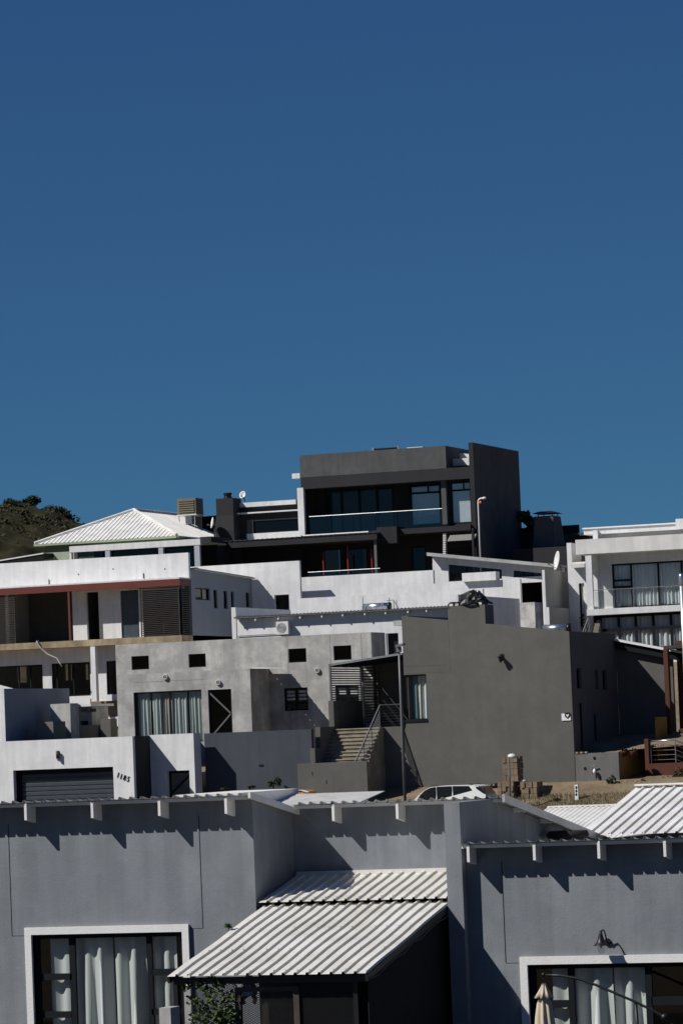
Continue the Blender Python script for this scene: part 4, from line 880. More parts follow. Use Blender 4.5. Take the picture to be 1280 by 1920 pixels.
# paver stacks: every block on its own
def paver_stack(label, x0, x1, ytop, ybot, Y, nx, nz, depth=1.0, ny=3, z0=None):
    a = rc(x0, ytop, x1, ybot, Y); T = thing('paver_stack', label, 'pavers', ((a[0]+a[1])/2, Y+depth/2, a[2] if z0 is None else z0), 'stacks of paving blocks')
    zlo = a[2] if z0 is None else z0; w, h, d = (a[1]-a[0])/nx, (a[3]-zlo)/nz, depth/ny; rnd = random.Random(int(x0)); proto = None
    for i in range(nx):
        for j in range(nz):
            for k in range(ny):
                if 0 < i < nx-1 and 0 < j < nz-1 and 0 < k < ny-1: continue
                loc = Vector((a[0]+(i+.5)*w, Y+(k+.5)*d, zlo+(j+.5)*h))-ORG[T.name]+Vector((rnd.uniform(-.02,.02), rnd.uniform(-.035,.035), 0))
                if proto is None:
                    proto = G().box(-w*.48, w*.48, -d*.47, d*.47, -h*.485, h*.46); me = bpy.data.meshes.new('paver_block'); me.from_pydata(proto.v, [], proto.f); me.materials.append(M['block'])
                o = bpy.data.objects.new('paver_block', me); COL.objects.link(o); o.parent = T; o.location = loc; o.rotation_euler.z = rnd.uniform(-.04,.04); ORG[o.name] = ORG[T.name]
    box('core', a[0]+.1, a[1]-.1, Y+.12, Y+depth-.12, zlo+.03, a[3]-.1, 'wood', T)
    return a
gy = 161.9
s1 = paver_stack('low stack of brown paving blocks under the tall stack', 932.5, 963, 1467, 1502, gy, 4, 4, 1.05)
s2 = paver_stack('tall stack of brown paving blocks on top of another stack', 940.5, 970.5, 1419, 1467, gy+.1, 4, 4, .9, 3, s1[3]+.01)
s3 = paver_stack('wide low stack of brown paving blocks with a white bag on top', 975, 1006, 1467, 1499, gy, 4, 3, 1.0)
def bag(label, x, y, Y, r, mat='acw'):
    X, Z = P(x, y, Y); o = G().lathe((X,Y,Z-.02), [(r*.8,0),(r*1.05,r*.25),(r*.9,r*.55),(r*.4,r*.75),(0,r*.8)], 12).build('bag', mat, None, True); tag(o, label, 'bag')
bag('white cement bag lying on the wide paver stack', 980, 1466.5, gy+.4, .19)
bb = thing('bucket', 'black bucket lying on its side left of the paver stacks', 'bucket', (P(928,1474,162.2)[0], 162.2, gz(162.2)+.1)); X, Z = P(928,1474,162.2)
G().lathe((X,162.2,Z), [(0,-.2),(.1,-.2),(.13,.15),(.12,.15),(.09,-.17)], 14, (1,0,.1)).build('shell', 'blackp', bb, True)
# marker post with black figures
MP = thing('marker_post', 'white marker post with black symbols standing on the verge', 'post', (P(1080,1490,161.6)[0], 161.6, gz(161.6)))
a = rc(1076.3, 1472, 1084, 1504, 161.6); box('post', a[0], a[1], 161.6, 161.75, gz(161.6)-.2, a[3], 'whitep', MP)
for i, y in enumerate((1477, 1483.5, 1490)):
    X, Z = P(1080, y, 161.6); G().prism([(X-.045,Z-.06),(X-.01,Z-.07),(X+.05,Z-.02),(X+.02,Z+.06),(X-.04,Z+.05)], 161.59, 161.599).build('symbol', 'black', MP)
# shrubs, flowers, grass
def shrub(label, x, y, Y, blobs, n, size, mat='leafd', flowers=None, seed=1, base=None, cat='shrub'):
    X, Z = P(x, y, Y); zb_2 = base if base is not None else gz(Y); T = thing('shrub', label, cat, (X, Y, zb_2))
    leaves('foliage', [((X+a, Y+b, Z+c), r) for a, b, c, r in blobs], n, size, mat, T, seed)
    rnd = random.Random(seed)
    for k in range(3): G().tube([(X+rnd.uniform(-.05,.05),Y,zb_2-.05),(X+rnd.uniform(-.12,.12),Y,(zb_2+Z)/2),(X+rnd.uniform(-.2,.2),Y,Z)], [.02,.014,.008], 6).build('stem', 'bark', T)
    if flowers: leaves('flowers', [((X+a, Y-.1+b, Z+c), (r[0]*1.05, r[1]*1.05, r[2]*1.05)) for a, b, c, r in blobs], flowers[1], .07, flowers[0], T, seed+9, elong=1.0)
shrub('slender grey-green sapling in front of the low retaining wall', 1150, 1468, 163.8, [(-.1,0,.1,(.25,.2,.2)),(.12,0,-.1,(.22,.2,.2)),(0,0,.3,(.12,.1,.15))], 120, .09, 'leafd', None, 3)
shrub('yellow flowering bush at the foot of the ochre wall', 1192, 1474, 164.0, [(-.4,0,0,(.35,.3,.25)),(.2,0,.05,(.4,.3,.3)),(.6,0,-.05,(.3,.3,.25))], 500, .07, 'leafd', ('flowy', 45), 4)
shrub('red flowering bush against the brown planter wall at the right edge', 1270, 1460, 164.9, [(-.5,0,-.1,(.35,.3,.3)),(.1,0,.1,(.4,.3,.4)),(.5,0,.2,(.4,.3,.4))], 600, .07, 'leafd', ('flowr', 30), 5)
shrub('low dark weeds at the foot of the blue-grey wall', 512, 1467, 160.9, [(-.1,0,-.08,(.2,.2,.16)),(.22,0,0,(.18,.2,.24)),(-1.1,0,-.2,(.22,.2,.1)),(-2.4,0,-.25,(.2,.2,.1))], 260, .09, 'leafd', None, 6)
rnd = random.Random(12); g = G()
for _ in range(9000):
    x, y = rnd.uniform(-58, -44), 160.1+2.2*rnd.random()**1.6
    if rnd.random() > .35+.65*math.exp(-((x+49.5)/3.5)**2) : continue
    z = gz(y); h = rnd.uniform(.05,.24); dx, dy = rnd.uniform(-.1,.1), rnd.uniform(-.1,.1); k = len(g.v)
    g.v += [(x-.012,y,z-.02),(x+.012,y,z-.02),(x+dx,y+dy,z+h)]; g.f.append((k,k+1,k+2))
o = g.build('grass', 'leafy', None, kind='stuff'); o['label'] = 'dry grass along the sandy verge'; o['category'] = 'grass'
# ---------------------------------------------------------------- white estate car / SUV parked on the road
CA = thing('suv', 'white estate car with dark windows parked beyond the foreground roof', 'car', (P(843,1490,159)[0], 159, gz(159)))
c0, c1 = P(768,1495,158.0)[0], P(914,1495,158.0)[0]; zr_ = P(840,1473.5,158.0)[1]; ln = c1-c0; zg2 = gz(159)+.02; yA, yB = 158.0, 159.75
roofpts = [(.03,-.64),(.09,-.42),(.17,-.19),(.26,-.05),(.40,.0),(.62,.0),(.80,-.02),(.875,-.07),(.955,-.42),(.985,-.66)]
body = [(c0-ln*.16, zr_-.78),(c0+ln*.01, zr_-.68)]+[(c0+ln*a, zr_+b) for a, b in roofpts]+[(c1+.03, zr_-1.0),(c1-.05,zg2+.35),(c0-ln*.22,zg2+.35),(c0-ln*.23,zr_-.85)]
g = G(); n = len(body)
def inset(pt, k): return pt
for yy, k in ((yA+.12, 1), (yB-.12, 1)):
    for x, z in body: g.v.append((x, yy+(0 if z > zr_-.65 else (-.12 if yy < 159 else .12)), z))
g.f.append(tuple(range(n))); g.f.append(tuple(reversed(range(n, 2*n))))
for i in range(n): j = (i+1) % n; g.f.append((i, n+i, n+j, j))
g.build('body', 'carpaint', CA)
def cw(poly, mat='glassd', name='side_window'): 
    G().prism([(c0+ln*a, zr_+b) for a, b in poly], yA+.095, yA+.118).build(name, M['cargl'], CA)
M['cargl'] = plain('dark_car_glass', (.014,.018,.02), .06, 0, .1, 3., .8)
cw([(.08,-.62),(.125,-.38),(.185,-.19),(.26,-.075),(.325,-.045),(.325,-.62)]); cw([(.34,-.62),(.34,-.04),(.53,-.03),(.535,-.62)]); cw([(.55,-.62),(.545,-.03),(.755,-.05),(.81,-.3),(.825,-.62)])
G().prism([(c0+ln*.875,zr_-.42),(c0+ln*.84,zr_-.085),(c0+ln*.893,zr_-.11),(c0+ln*.962,zr_-.42)], yA+.11, yB-.11).build('rear_window', M['cargl'], CA)
G().tube([(c0+ln*.2,yA+.22,zr_+.0),(c0+ln*.26,yA+.22,zr_+.04),(c0+ln*.74,yA+.22,zr_+.035),(c0+ln*.8,yA+.22,zr_-.01)], .022, 8).build('roof_rail', 'black', CA)
G().tube([(c0+ln*.2,yB-.22,zr_+.0),(c0+ln*.26,yB-.22,zr_+.04),(c0+ln*.74,yB-.22,zr_+.035),(c0+ln*.8,yB-.22,zr_-.01)], .022, 8).build('roof_rail', 'black', CA)
for xw_ in (c0-ln*.06, c0+ln*.78):
    for yy in (yA+.02, yB-.02):
        w_ = G().lathe((xw_,yy,zg2+.33), [(.2,-.11),(.32,-.11),(.34,-.06),(.34,.06),(.32,.11),(.2,.11)], 22, (0,1,0)).build('wheel', 'rubber', CA, True); G().lathe((xw_,yy,zg2+.33), [(0,-.1),(.2,-.1),(.21,-.11)], 18, (0,1,0)).build('rim', 'steel', w_, True)
# ================================================================== SECOND TIER
# ---------------------------------------------------------------- unfinished white house on the left
YU = 176.0; UN = thing('house', 'unfinished white house with red steel beam, louvre screens and open lower floor', 'house', (-78, 180, gz(177)))
XW = P(337, 1100, YU)[0]; XU0 = -90.0; YS = PX(356, 1110, XW)[0]
zs1 = P(170, 1199.5, YU)[1]; zs0 = zs1-.33
box('floor_slab', XU0, XW, YU, YS+6, zs0, zs1, 'tan', UN)
zb1, zb0 = P(177, 1094, YU)[1], P(170, 1107, YU)[1]
box('beam', XU0, XW, YU, YU+.18, zb0, zb1, 'red', UN); box('beam', XW-.18, XW, YU+.18, YS, zb0, zb1, 'red', UN)
box('deck', XU0, XW-.02, YU+.02, YS+6, zb1+.003, zb1+.08, 'white', UN)
zp = P(177, 1046.5, YS)[1]; box('parapet', XU0, XW, YS-.05, YS+.18, zb1+.082, zp, 'white', UN)
for x, y in ((92,1092),(269,1080)): X, Z = P(x, y, YS-.06); G().tube([(X,YS-.08,Z-.12),(X,YS-.08,Z+.15)], .02, 6).build('vent_pipe', 'black', UN)
for x, y in ((147,1077),(212,1067),(309,1067)): X, Z = P(x, y, YS-.06); G().lathe((X,YS-.055,Z), [(0,-.01),(.04,0)], 8, (0,1,0)).build('drain_hole', 'black', UN)
YB2 = YU+1.15
hx = [rc(161,1111,187,1199,YB2), rc(225,1108,262,1196,YB2), rc(266,1108,352,1196,YB2)]
hx = [(h[0], h[1], zs1+.01, h[3]) for h in hx]
wall('upper_wall', UN, P(136,1150,YB2)[0], XW-.3, zs1, zb1, YB2, .2, 'white', hx)
box('door', hx[1][0]+.03, hx[1][1]-.03, YB2+.08, YB2+.12, hx[1][2], hx[1][3]-.03, 'slatedoor', UN)
window(UN, hx[2], YB2+.08, fw=.08, cols=(.45,), rows=(.3,), glass='glassd')
box('room_wall', hx[1][0]-.3, XW-.25, YB2+1.4, YB2+1.5, zs1, zb1, 'dark', UN)
box('room_wall', XU0, XW-.2, 182.0, 182.2, zs1, zb1, 'greyw', UN); box('room_wall', P(136,1150,YB2)[0], P(136,1150,YB2)[0]+.2, YB2+.2, 182, zs1, zb1, 'greyw', UN)
box('room_wall', P(24,1150,180)[0]-.2, P(24,1150,180)[0], 179.5, 182, zs1, zb1, 'white', UN)
box('post', P(127.5,1150,YU)[0], P(131,1150,YU)[0], YU+.02, YU+.13, zs1, zb0, 'red', UN)
def louvre(px0, px1, plane, ax, n, a0=None, a1=None, zlo=None):
    if ax == 'Y': a0, a1 = P(px0,1150,plane)[0], P(px1,1150,plane)[0]
    first = None
    for a in (a0, a1-.05):
        if ax == 'Y': box('louvre_post', a, a+.05, plane, plane+.06, zs1, zb0, 'slat', UN)
        else: box('louvre_post', plane-.06, plane, a, a+.05, zs1, zb0, 'slat', UN)
    zq = zlo or zs1+.08
    for i in range(n):
        z = zq+(zb0-.06-zq)*i/(n-1)
        if first is None:
            o = box('louvre_slat', a0+.05, a1-.05, plane+.005, plane+.055, z-.022, z+.022, 'slat', UN) if ax == 'Y' else box('louvre_slat', plane-.055, plane-.005, a0+.05, a1-.05, z-.022, z+.022, 'slat', UN)
            first = (o, z)
        else: o = bpy.data.objects.new('louvre_slat', first[0].data); COL.objects.link(o); o.parent = UN; o.location = (0, 0, z-first[1]); ORG[o.name] = ORG[UN.name]
louvre(263, 336.5, YU+.06, 'Y', 26); louvre(-30, 28, YU+.06, 'Y', 26); louvre(0, 0, XW-.03, 'X', 26, YU+.3, YS-.05)
wn = rc(268,1104,330,1190,YB2+.02)
# sunny balustrade behind the corner louvre
# lower storey
YQ = YU+.95; zf_ = P(150, 1306, YQ)[1]
hl = [rc(-40,1250,81,1296,YQ), rc(96,1243,170.5,1306,YQ), rc(198.5,1240,220,1306,YQ)]
hl[0] = (hl[0][0], hl[0][1], zf_+.3, P(40,1248,YQ)[1]); hl[1] = (hl[1][0], hl[1][1], zf_+.02, P(133,1243,YQ)[1]); hl[2] = (hl[2][0], hl[2][1], zf_+.02, hl[2][3])
wall('lower_wall', UN, XU0, XW-.1, zf_-.3, zs0-.001, YQ, .2, 'white', hl)
window(UN, hl[0], YQ+.08, fw=.07, cols=(.62,.8), glass='glassd'); window(UN, hl[1], YQ+.08, fw=.07, cols=(.12,.55), glass='glassd'); window(UN, hl[2], YQ+.08, fw=.07, glass='glassd')
bh = [rc(x0+60, y0, x1+60, y1, 181.5) for x0,y0,x1,y1 in ((60,1246,68,1276),(70,1246,75,1276),(98,1246,106,1275),(-30,1250,-10,1280))]
wall('back_wall', UN, XU0, XW-.1, zf_-.3, zs0-.002, 181.5, .2, 'white', bh)
box('ground_floor', XU0, XW-.1, YQ-.19, 181.5, zf_-.5, zf_-.302, 'tan', UN)
a = rc(168.5, 1199, 181, 1306, YU+.02); box('column', a[0], a[1], YU+.02, YU+.35, zf_-.3, zs0-.002, 'white', UN)
box('base_wall', XU0, XW, YQ-.2, YQ+.05, gz(176)-.5, zf_-.303, 'brickw', UN)
pb('base_band', 172, 1346, 224, 1362, YQ-.3, .09, 'white', UN)
for x in (191,): G().tube([(P(x,1312,YQ-.24)[0],YQ-.24,zf_-.3),(P(x,1312,YQ-.24)[0],YQ-.24,zf_-2)], .05, 8).build('drain_pipe', 'wood', UN)
hp = [P(x, y, YU-.12) for x, y in ((69,1203),(71,1208),(78,1217),(88,1226),(98,1231),(106,1234),(112,1243),(116,1250))]
hz = thing('hose', 'loose cream hose hanging from the raw concrete slab', 'hose', (hp[-1][0], YU-.12, hp[-1][1])); G().tube([(hp[0][0]-.1,YU+.3,zs1+.05)]+[(x,YU-.12,z) for x, z in hp], .04, 8).build('tube', 'conc', hz, True)
# right flank
zr0, zr1 = PX(365,1067,XW)[1], PX(505,1087,XW)[1]; ye = 186.0
tfk = lambda y: zr0+(zr1-zr0)*(y-YS)/(ye-YS)
side = [(366,1102,394,1126),(400,1106,408.5,1141),(418.5,1108,427.5,1142),(432.5,1109,439.5,1139),(460.5,1111,468.5,1139),(477.5,1114,489,1143)]
side = [rx(*q, XW) for q in side]; side = [(min(s[0],s[1]), max(s[0],s[1]), s[2], s[3]) for s in side]
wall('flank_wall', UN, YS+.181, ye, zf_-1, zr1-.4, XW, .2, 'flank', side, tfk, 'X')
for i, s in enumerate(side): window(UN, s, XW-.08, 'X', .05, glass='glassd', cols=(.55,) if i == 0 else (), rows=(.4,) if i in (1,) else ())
sl_s = (zr1-zr0)/(ye-YS)
sheet('flank_roof', (XW+.28, YS+.2, zr0+.03), (0,1,sl_s), (-1,0,-.04), ye-YS-.25, 0, 4.5, 'roofw', UN, 'ibr', .19, .04)
slope_bar('flank_fascia', XW+.02, XW+.26, YS+.2, ye-.1, tfk, -.07, .0, 'roofg', UN)
# ---------------------------------------------------------------- white end wall behind it
XE = P(562.5, 1100, ye)[0]; EW = thing('end_wall', 'bright white end wall with black doorway behind the unfinished house', 'wall', ((XW+XE)/2, ye, gz(ye)))
ze = P(470, 1056.5, ye)[1]; dd = rc(513.5,1116,543,1160,ye); wall('wall', EW, XW+.004-6, XE, gz(ye)-.5, ze, ye+.02, .22, 'white', [dd])
box('door', dd[0], dd[1], ye+.5, ye+.55, dd[2], dd[3], 'black', EW)
# ---------------------------------------------------------------- white house with rafters and air conditioner
YT = 174.0; AC = thing('house', 'low white house with row of rafter ends and two raised end walls', 'house', (P(640,1200,YT)[0], 178, gz(175)))
xf = P(442.5,1170,YT)[0]; zf2 = P(438,1139,YT)[1]; yfe = PX(545,1152,xf)[0]; xrf = P(859,1130,YT)[0]; zlow = gz(174)-.3
box('end_fin', xf-.23, xf, YT, yfe, zlow, zf2, 'white', AC); box('end_fin', xrf-.23, xrf, YT, PX(974,1135,xrf)[0], zlow, P(855,1115,YT)[1], 'white', AC)
dk = rc(722.5,1188,747.5,1230,YT); ze2 = P(600,1149,YT-.35)[1]
wall('wall', AC, xf+.002, xrf-.232, zlow, ze2-.09, YT+.03, .22, 'white', [dk]); box('doorway', dk[0], dk[1], YT+.3, YT+.34, dk[2], dk[3], 'black', AC)
sheet('roof_sheet', (xf+.01, YT-.35, ze2), (1,0,0), (0,1,-.12), xrf-.24-xf, 0, 8.2, 'roofg', AC, 'ibr', .19, .04)
box('eave_board', xf+.01, xrf-.24, YT-.33, YT-.29, ze2-.07, ze2-.01, 'postgrey', AC)
for x in (446,477.5,520.5,561.5,602.5,641.5,683,722,764,799): X = P(x,1155,YT-.3)[0]; box('rafter', X-.03, X+.03, YT-.28, YT+.03, ze2-.23, ze2-.03, 'trim', AC)
G().tube([(P(446,1193,YT)[0],YT-.02,P(446,1193,YT)[1]-.5),(P(446,1193,YT)[0],YT-.02,P(446,1193,YT)[1]),(P(524,1189,YT)[0],YT-.02,P(500,1190,YT)[1])], .02, 6).build('conduit', 'postgrey', AC)
AU = thing('air_conditioner', 'white outdoor air conditioning unit mounted on the low white house', 'air conditioner', (P(531,1190,YT)[0], YT-.2, P(531,1190,YT)[1]))
a = rc(517,1166,540.5,1189,YT-.38); box('casing', a[0], a[1], YT-.38, YT-.06, a[2], a[3], 'acw', AU)
cx2, cz2 = (a[0]*.56+a[1]*.44), (a[2]+a[3])/2; rr = (a[3]-a[2])*.40
gr = G().lathe((cx2,YT-.385,cz2), [(0,0),(rr,0),(rr*1.04,.02)], 24, (0,1,0)).build('grille', 'postgrey', AU)
for k in range(1, 5): G().lathe((cx2,YT-.395,cz2), [(rr*k/4.4-.012,0),(rr*k/4.4,-.008),(rr*k/4.4+.012,0)], 24, (0,1,0)).build('grille_ring', 'acw', gr)
for x in (a[0]+.1, a[1]-.1): box('bracket', x-.02, x+.02, YT-.36, YT+.03, a[2]-.06, a[2]-.003, 'galv', AU)
SGY = thing('solar_geyser', 'shiny horizontal solar geyser tank on the low white house roof', 'geyser', (P(705,1144,177.5)[0], 177.5, P(705,1146,177.5)[1]))
(xa, za1), (xb, zb9) = P(681,1139.5,177.5), P(728,1136.5,177.5); zz = (za1+zb9)/2
G().tube([(xa,177.5,zz),(xb,177.5,zz)], .19, 20).build('tank', 'steel', SGY, True); G().tube([(xb,177.5,zz),(xb+.12,177.5,zz)], .2, 20).build('end_cap', 'blackp', SGY, True)
for x in (xa+.25, xb-.25): G().tube([(x-.25,177.3,zz-.4),(x,177.28,zz+.2),(x+.25,177.3,zz-.4)], .02, 6).build('strap', 'acw', SGY)
for x, h in ((xa-.05,.55),(xb+.02,.45),(xb+.25,.3),(xb+.4,.3)): G().tube([(x,177.6,zz-.5),(x,177.6,zz+h)], .02, 6).build('pipe', 'postgrey', SGY)
G().tube([(xb-.1,177.55,zz+.3),(xb+.25,177.55,zz+.3),(xb+.5,177.55,zz-.1)], .02, 6).build('pipe', 'postgrey', SGY); box('stand', xa, xb, 177.4, 177.6, zz-.6, zz-.35, 'galv', SGY)
# ---------------------------------------------------------------- stepped white terrace walls
TW = thing('terrace_walls', 'broad stepped white terrace walls above the low rafter house', 'wall', (P(760,1110,185)[0], 186, gz(184)))
a0, a1 = P(558,1130,184)[0], P(978,1100,184)[0]; zA2 = P(660,1117,184)[1]
box('front_wall', a0, P(905,1120,184)[0], 184, 184.25, gz(184)-2, zA2, 'white', TW)
b0, b1 = P(551,1110,187.3)[0], P(812,1085,187.3)[0]; zB2 = P(690,1075.8,187.3)[1]
box('rear_wall', b0, b1, 187.3, 187.55, gz(187)-2, zB2, 'white', TW)
c1_ = P(975.5,1110,186.6)[0]; zC2 = P(975,1085.5,186.6)[1]
box('side_wall', P(700,1100,186.6)[0], c1_, 186.6, 186.85, gz(186)-3, zC2, 'white', TW)
a = rc(866,1075,930,1090,186.4); box('parapet_block', a[0], a[1], 186.35, 187.0, zC2+.001, a[3], 'white', TW)
DB = thing('white_block', 'dirty white masonry block with rust stains below the black doorway', 'block', (P(990,1178,177.8)[0], 178, gz(178)))
M['dirty'] = stucco('stained_white', (.70,.68,.64), .06, .3, 12., .8, .15, .45)
a = rc(974,1130.5,1004,1180,177.8); box('block', a[0], a[1], 177.8, PX(1016,1140,a[1])[0], a[2]-2, a[3], 'dirty', DB)
# ---------------------------------------------------------------- white house with slanted roof
YX = 190.0; SH = thing('house', 'white house with slanted grey roof edge and dark clerestory windows', 'house', (P(900,1080,YX)[0], 193, gz(191)))
xs0, xs1 = P(811,1060,YX)[0], P(1056,1075,YX)[0]; t0, t1 = P(811,1041,YX)[1], P(1050,1064,YX)[1]
tz = lambda x: t0+(t1-t0)*(x-xs0)/(xs1-xs0); px_ = lambda x: P(x,1070,YX)[0]
wz = lambda x: tz(x)-.42; sill1, sill2 = P(890,1088,YX)[1], P(987,1081.5,YX)[1]; zlo = gz(190)-1
pc = [[(xs0,wz(xs0)),(xs1,wz(xs1)),(xs1,tz(xs1)),(xs0,tz(xs0))]]
for a, b, zz in ((811,840,None),(940,961.5,None),(1014.5,1056,None)): pc.append([(px_(a),zlo),(px_(b),zlo),(px_(b),wz(px_(b))),(px_(a),wz(px_(a)))])
pc.append([(px_(840),zlo),(px_(940),zlo),(px_(940),sill1),(px_(840),sill1)]); dz0, dz1 = P(990,1132,YX)[1], P(990,1092.5,YX)[1]
pc.append([(px_(961.5),dz1),(px_(1014.5),dz1),(px_(1014.5),sill2),(px_(961.5),sill2)])
for p in pc: G().prism(p, YX, YX+.22).build('wall', 'white', SH)
for a, b, s in ((840,940,sill1),(961.5,1014.5,sill2)):
    A, B = px_(a), px_(b); f = G().prism([(A,s),(B,s),(B,s+.07),(A,s+.07)], YX+.1, YX+.16).build('window', 'frame', SH)
    mk('pane', [(A,YX+.14,s),(B,YX+.14,s),(B,YX+.14,wz(B)),(A,YX+.14,wz(A))], [(0,1,2,3)], 'glassd', f)
    for k in (1, 2): x = A+(B-A)*k/3; box('mullion', x-.03, x+.03, YX+.1, YX+.15, s+.07, wz(x)-.001, 'frame', f)
box('room', xs0+.3, xs1-.3, YX+2.5, YX+2.6, zlo, t1-.2, 'dark', SH)
xo = P(800,1040,YX-.5)[0]; tz2 = lambda x: tz(x)
G().hexa([(xo,YX-.5,tz(xo)+.0),(xs1+.05,YX-.5,tz(xs1)+.0),(xs1+.05,YX+6,tz(xs1)+.0),(xo,YX+6,tz(xo)+.0),(xo,YX-.5,tz(xo)+.10),(xs1+.05,YX-.5,tz(xs1)+.10),(xs1+.05,YX+6,tz(xs1)+.10),(xo,YX+6,tz(xo)+.10)]).build('roof', 'roofg', SH)
G().hexa([(xo,YX-.54,tz(xo)-.06),(xs1+.05,YX-.54,tz(xs1)-.06),(xs1+.05,YX-.502,tz(xs1)-.06),(xo,YX-.502,tz(xo)-.06),(xo,YX-.54,tz(xo)+.12),(xs1+.05,YX-.54,tz(xs1)+.12),(xs1+.05,YX-.502,tz(xs1)+.12),(xo,YX-.502,tz(xo)+.12)]).build('fascia', 'roofg', SH)
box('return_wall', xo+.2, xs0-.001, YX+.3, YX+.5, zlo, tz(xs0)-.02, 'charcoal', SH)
# pillar walls right of the doorway
PW = thing('pillar_wall', 'tall white pillar wall with grey shaded flank beside the black doorway', 'wall', (P(1030,1170,185)[0], 186.5, gz(185)))
a = rc(1016,1069,1025.5,1180,185.0); box('wall', a[0], a[1], 185.0, PX(1066,1080,a[1])[0], gz(185)-2, a[3], 'palegrey', PW); box('wall_end', a[0], a[1], 184.97, 184.998, gz(185)-2, a[3], 'white', PW)  # flank shade is put into the grey colour; end skin stays white
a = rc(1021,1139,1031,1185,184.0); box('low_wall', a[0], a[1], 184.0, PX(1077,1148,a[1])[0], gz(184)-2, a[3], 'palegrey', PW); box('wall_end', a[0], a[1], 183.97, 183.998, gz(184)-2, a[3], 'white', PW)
# ---------------------------------------------------------------- white two-storey house on the right
YR = 186.0; WH = thing('house', 'white two-storey house with deep balcony, slab roof and curtained glass walls', 'house', (P(1190,1160,YR)[0], 190, gz(187)))
xr0 = P(1078.5,1025,YR)[0]; xr1 = xr0+9.5; zt1_, zt0_ = P(1180,1006.5,YR)[1], P(1180,1034.5,YR)[1]
box('roof_slab', xr0, xr1, YR, YR+6.5, zt0_, zt1_, 'white2', WH)
zu1, zu0 = P(1180,986,187.4)[1], P(1180,998,187.4)[1]
box('upper_roof', P(1094,1000,187.4)[0], xr1, 187.4, 192, zu0, zu1, 'white', WH); box('roof_edge', P(1094,1000,187.4)[0]-.05, xr1, 187.32, 187.39, zu1-.04, zu1+.03, 'whitep', WH)
box('upper_parapet', P(1267,980,187.2)[0], xr1, 187.1, 187.3, zu0, P(1270,973,187.2)[1], 'white', WH)
box('roof_pier', P(1111,1005,187.2)[0], P(1120,1005,187.2)[0], 187.2, 187.38, zt1_+.001, zu0+.2, 'white', WH); box('roof_wall', P(1121,1005,188)[0], xr1, 188, 188.2, zt1_+.001, zu0-.001, 'white', WH)
xq0, xq1 = P(1099,1100,YR+.05)[0], P(1110.5,1100,YR+.05)[0]; zfl = P(1190,1138.5,YR)[1]; zfb = zfl-.32; YBk = 187.2
wall('fin_wall', WH, YR+.05, YBk, zfl+.002, zt0_-.001, xq1, xq1-xq0, 'white', [(YR+.25, YR+.98, zfl+.15, zfl+2.0)], None, 'X')
box('balcony_slab', xq0-.0, xr1, YR-.1, YBk+.2, zfb, zfl, 'white', WH)
wb = (P(1147.5,1100,YBk)[0], xr1-.5, zfl+.02, P(1215,1054,YBk)[1])
wall('balcony_wall', WH, xq1+.001, xr1, zfl+.001, zt0_-.001, YBk, .2, 'white2', [wb]); ww = wb[1]-wb[0]
fx = lambda x: (P(x,1100,YBk)[0]-wb[0])/ww
f = window(WH, wb, YBk+.08, fw=.09, cols=(fx(1183),fx(1234),fx(1278)), bars=((fx(1150),fx(1183),.60,.65),(fx(1150),fx(1183),.42,.50)), curt='curtw', cd=.10, ampl=.05, per=.2)
# balcony rail
zra = zfl+.98; GR = G().tube([(xq1,YR+.05,zra),(xr1,YR+.05,zra)], .018, 8).build('railing', 'postgrey', WH)
xs_ = [P(x,1120,YR+.05)[0] for x in (1151,1187,1226,1250)]+[P(1250,1120,YR+.05)[0]+1.1*k for k in (1,2)]
for x in xs_: G().tube([(x,YR+.05,zra),(x,YR+.05,zfl)], .016, 6).build('rail_post', 'steel', GR)
for i, (a, b) in enumerate(zip([xq1+.05]+xs_, xs_+[xr1])): mk('glass_panel', [(a+.05,YR+.05,zfl+.1),(b-.05,YR+.05,zfl+.1),(b-.05,YR+.05,zra-.08),(a+.05,YR+.05,zra-.08)], [(0,1,2,3)], 'glassrail', GR)
# lower glass wall
YL2 = 186.35; wl = (P(1119,1180,YL2)[0], xr1-.3, P(1200,1221,YL2)[1], zfb-.02); wlw = wl[1]-wl[0]; fx = lambda x: (P(x,1180,YL2)[0]-wl[0])/wlw
window(WH, wl, YL2, fw=.13, cols=(fx(1126),fx(1160),fx(1192),fx(1225),fx(1258)), rows=(.60,), curt='curtw', cd=.12, ampl=.06, per=.24, seed=4)
box('lower_wall', P(1114,1180,YL2)[0], wl[0]-.001, YL2-.1, YL2+.2, wl[2]-1, zfb-.001, 'frame', WH); box('lower_sill', wl[0]-.002, xr1, YL2-.05, YL2+.25, wl[2]-2, wl[2]-.001, 'white', WH); box('room_back', wl[0], xr1, 190.4, 190.5, wl[2]-1, zt0_, 'dark', WH)
# wall and recess left of the fin
YZ = 187.6; xz0, xz1 = P(1063.5,1060,YZ)[0], P(1099,1100,YZ)[0]+.5; zz1 = P(1066,1018,YZ)[1]
hz_ = rc(1084.5,1094,1098,1176,YZ)
wall('stair_wall', WH, xz0, xz1, gz(187)-1.5, P(1080,1054,YZ)[1], YZ, .2, 'white', [hz_]); box('corner_pier', xz0, P(1071,1040,YZ)[0], YZ-.0, YZ+1.8, P(1080,1054,YZ)[1]+.001, zz1, 'white', WH)
box('ledge', P(1070,1058,YZ-.5)[0], xz1-.4, YZ-.55, YZ-.001, P(1084,1060,YZ-.5)[1]-.12, P(1084,1057,YZ-.5)[1], 'white2', WH); box('side_door', hz_[0], hz_[1], YZ+.12, YZ+.16, hz_[2], hz_[3], 'white2', WH); box('door_frame', hz_[0]+.002, hz_[0]+.1, YZ+.05, YZ+.118, hz_[2], hz_[3], 'frame', WH)
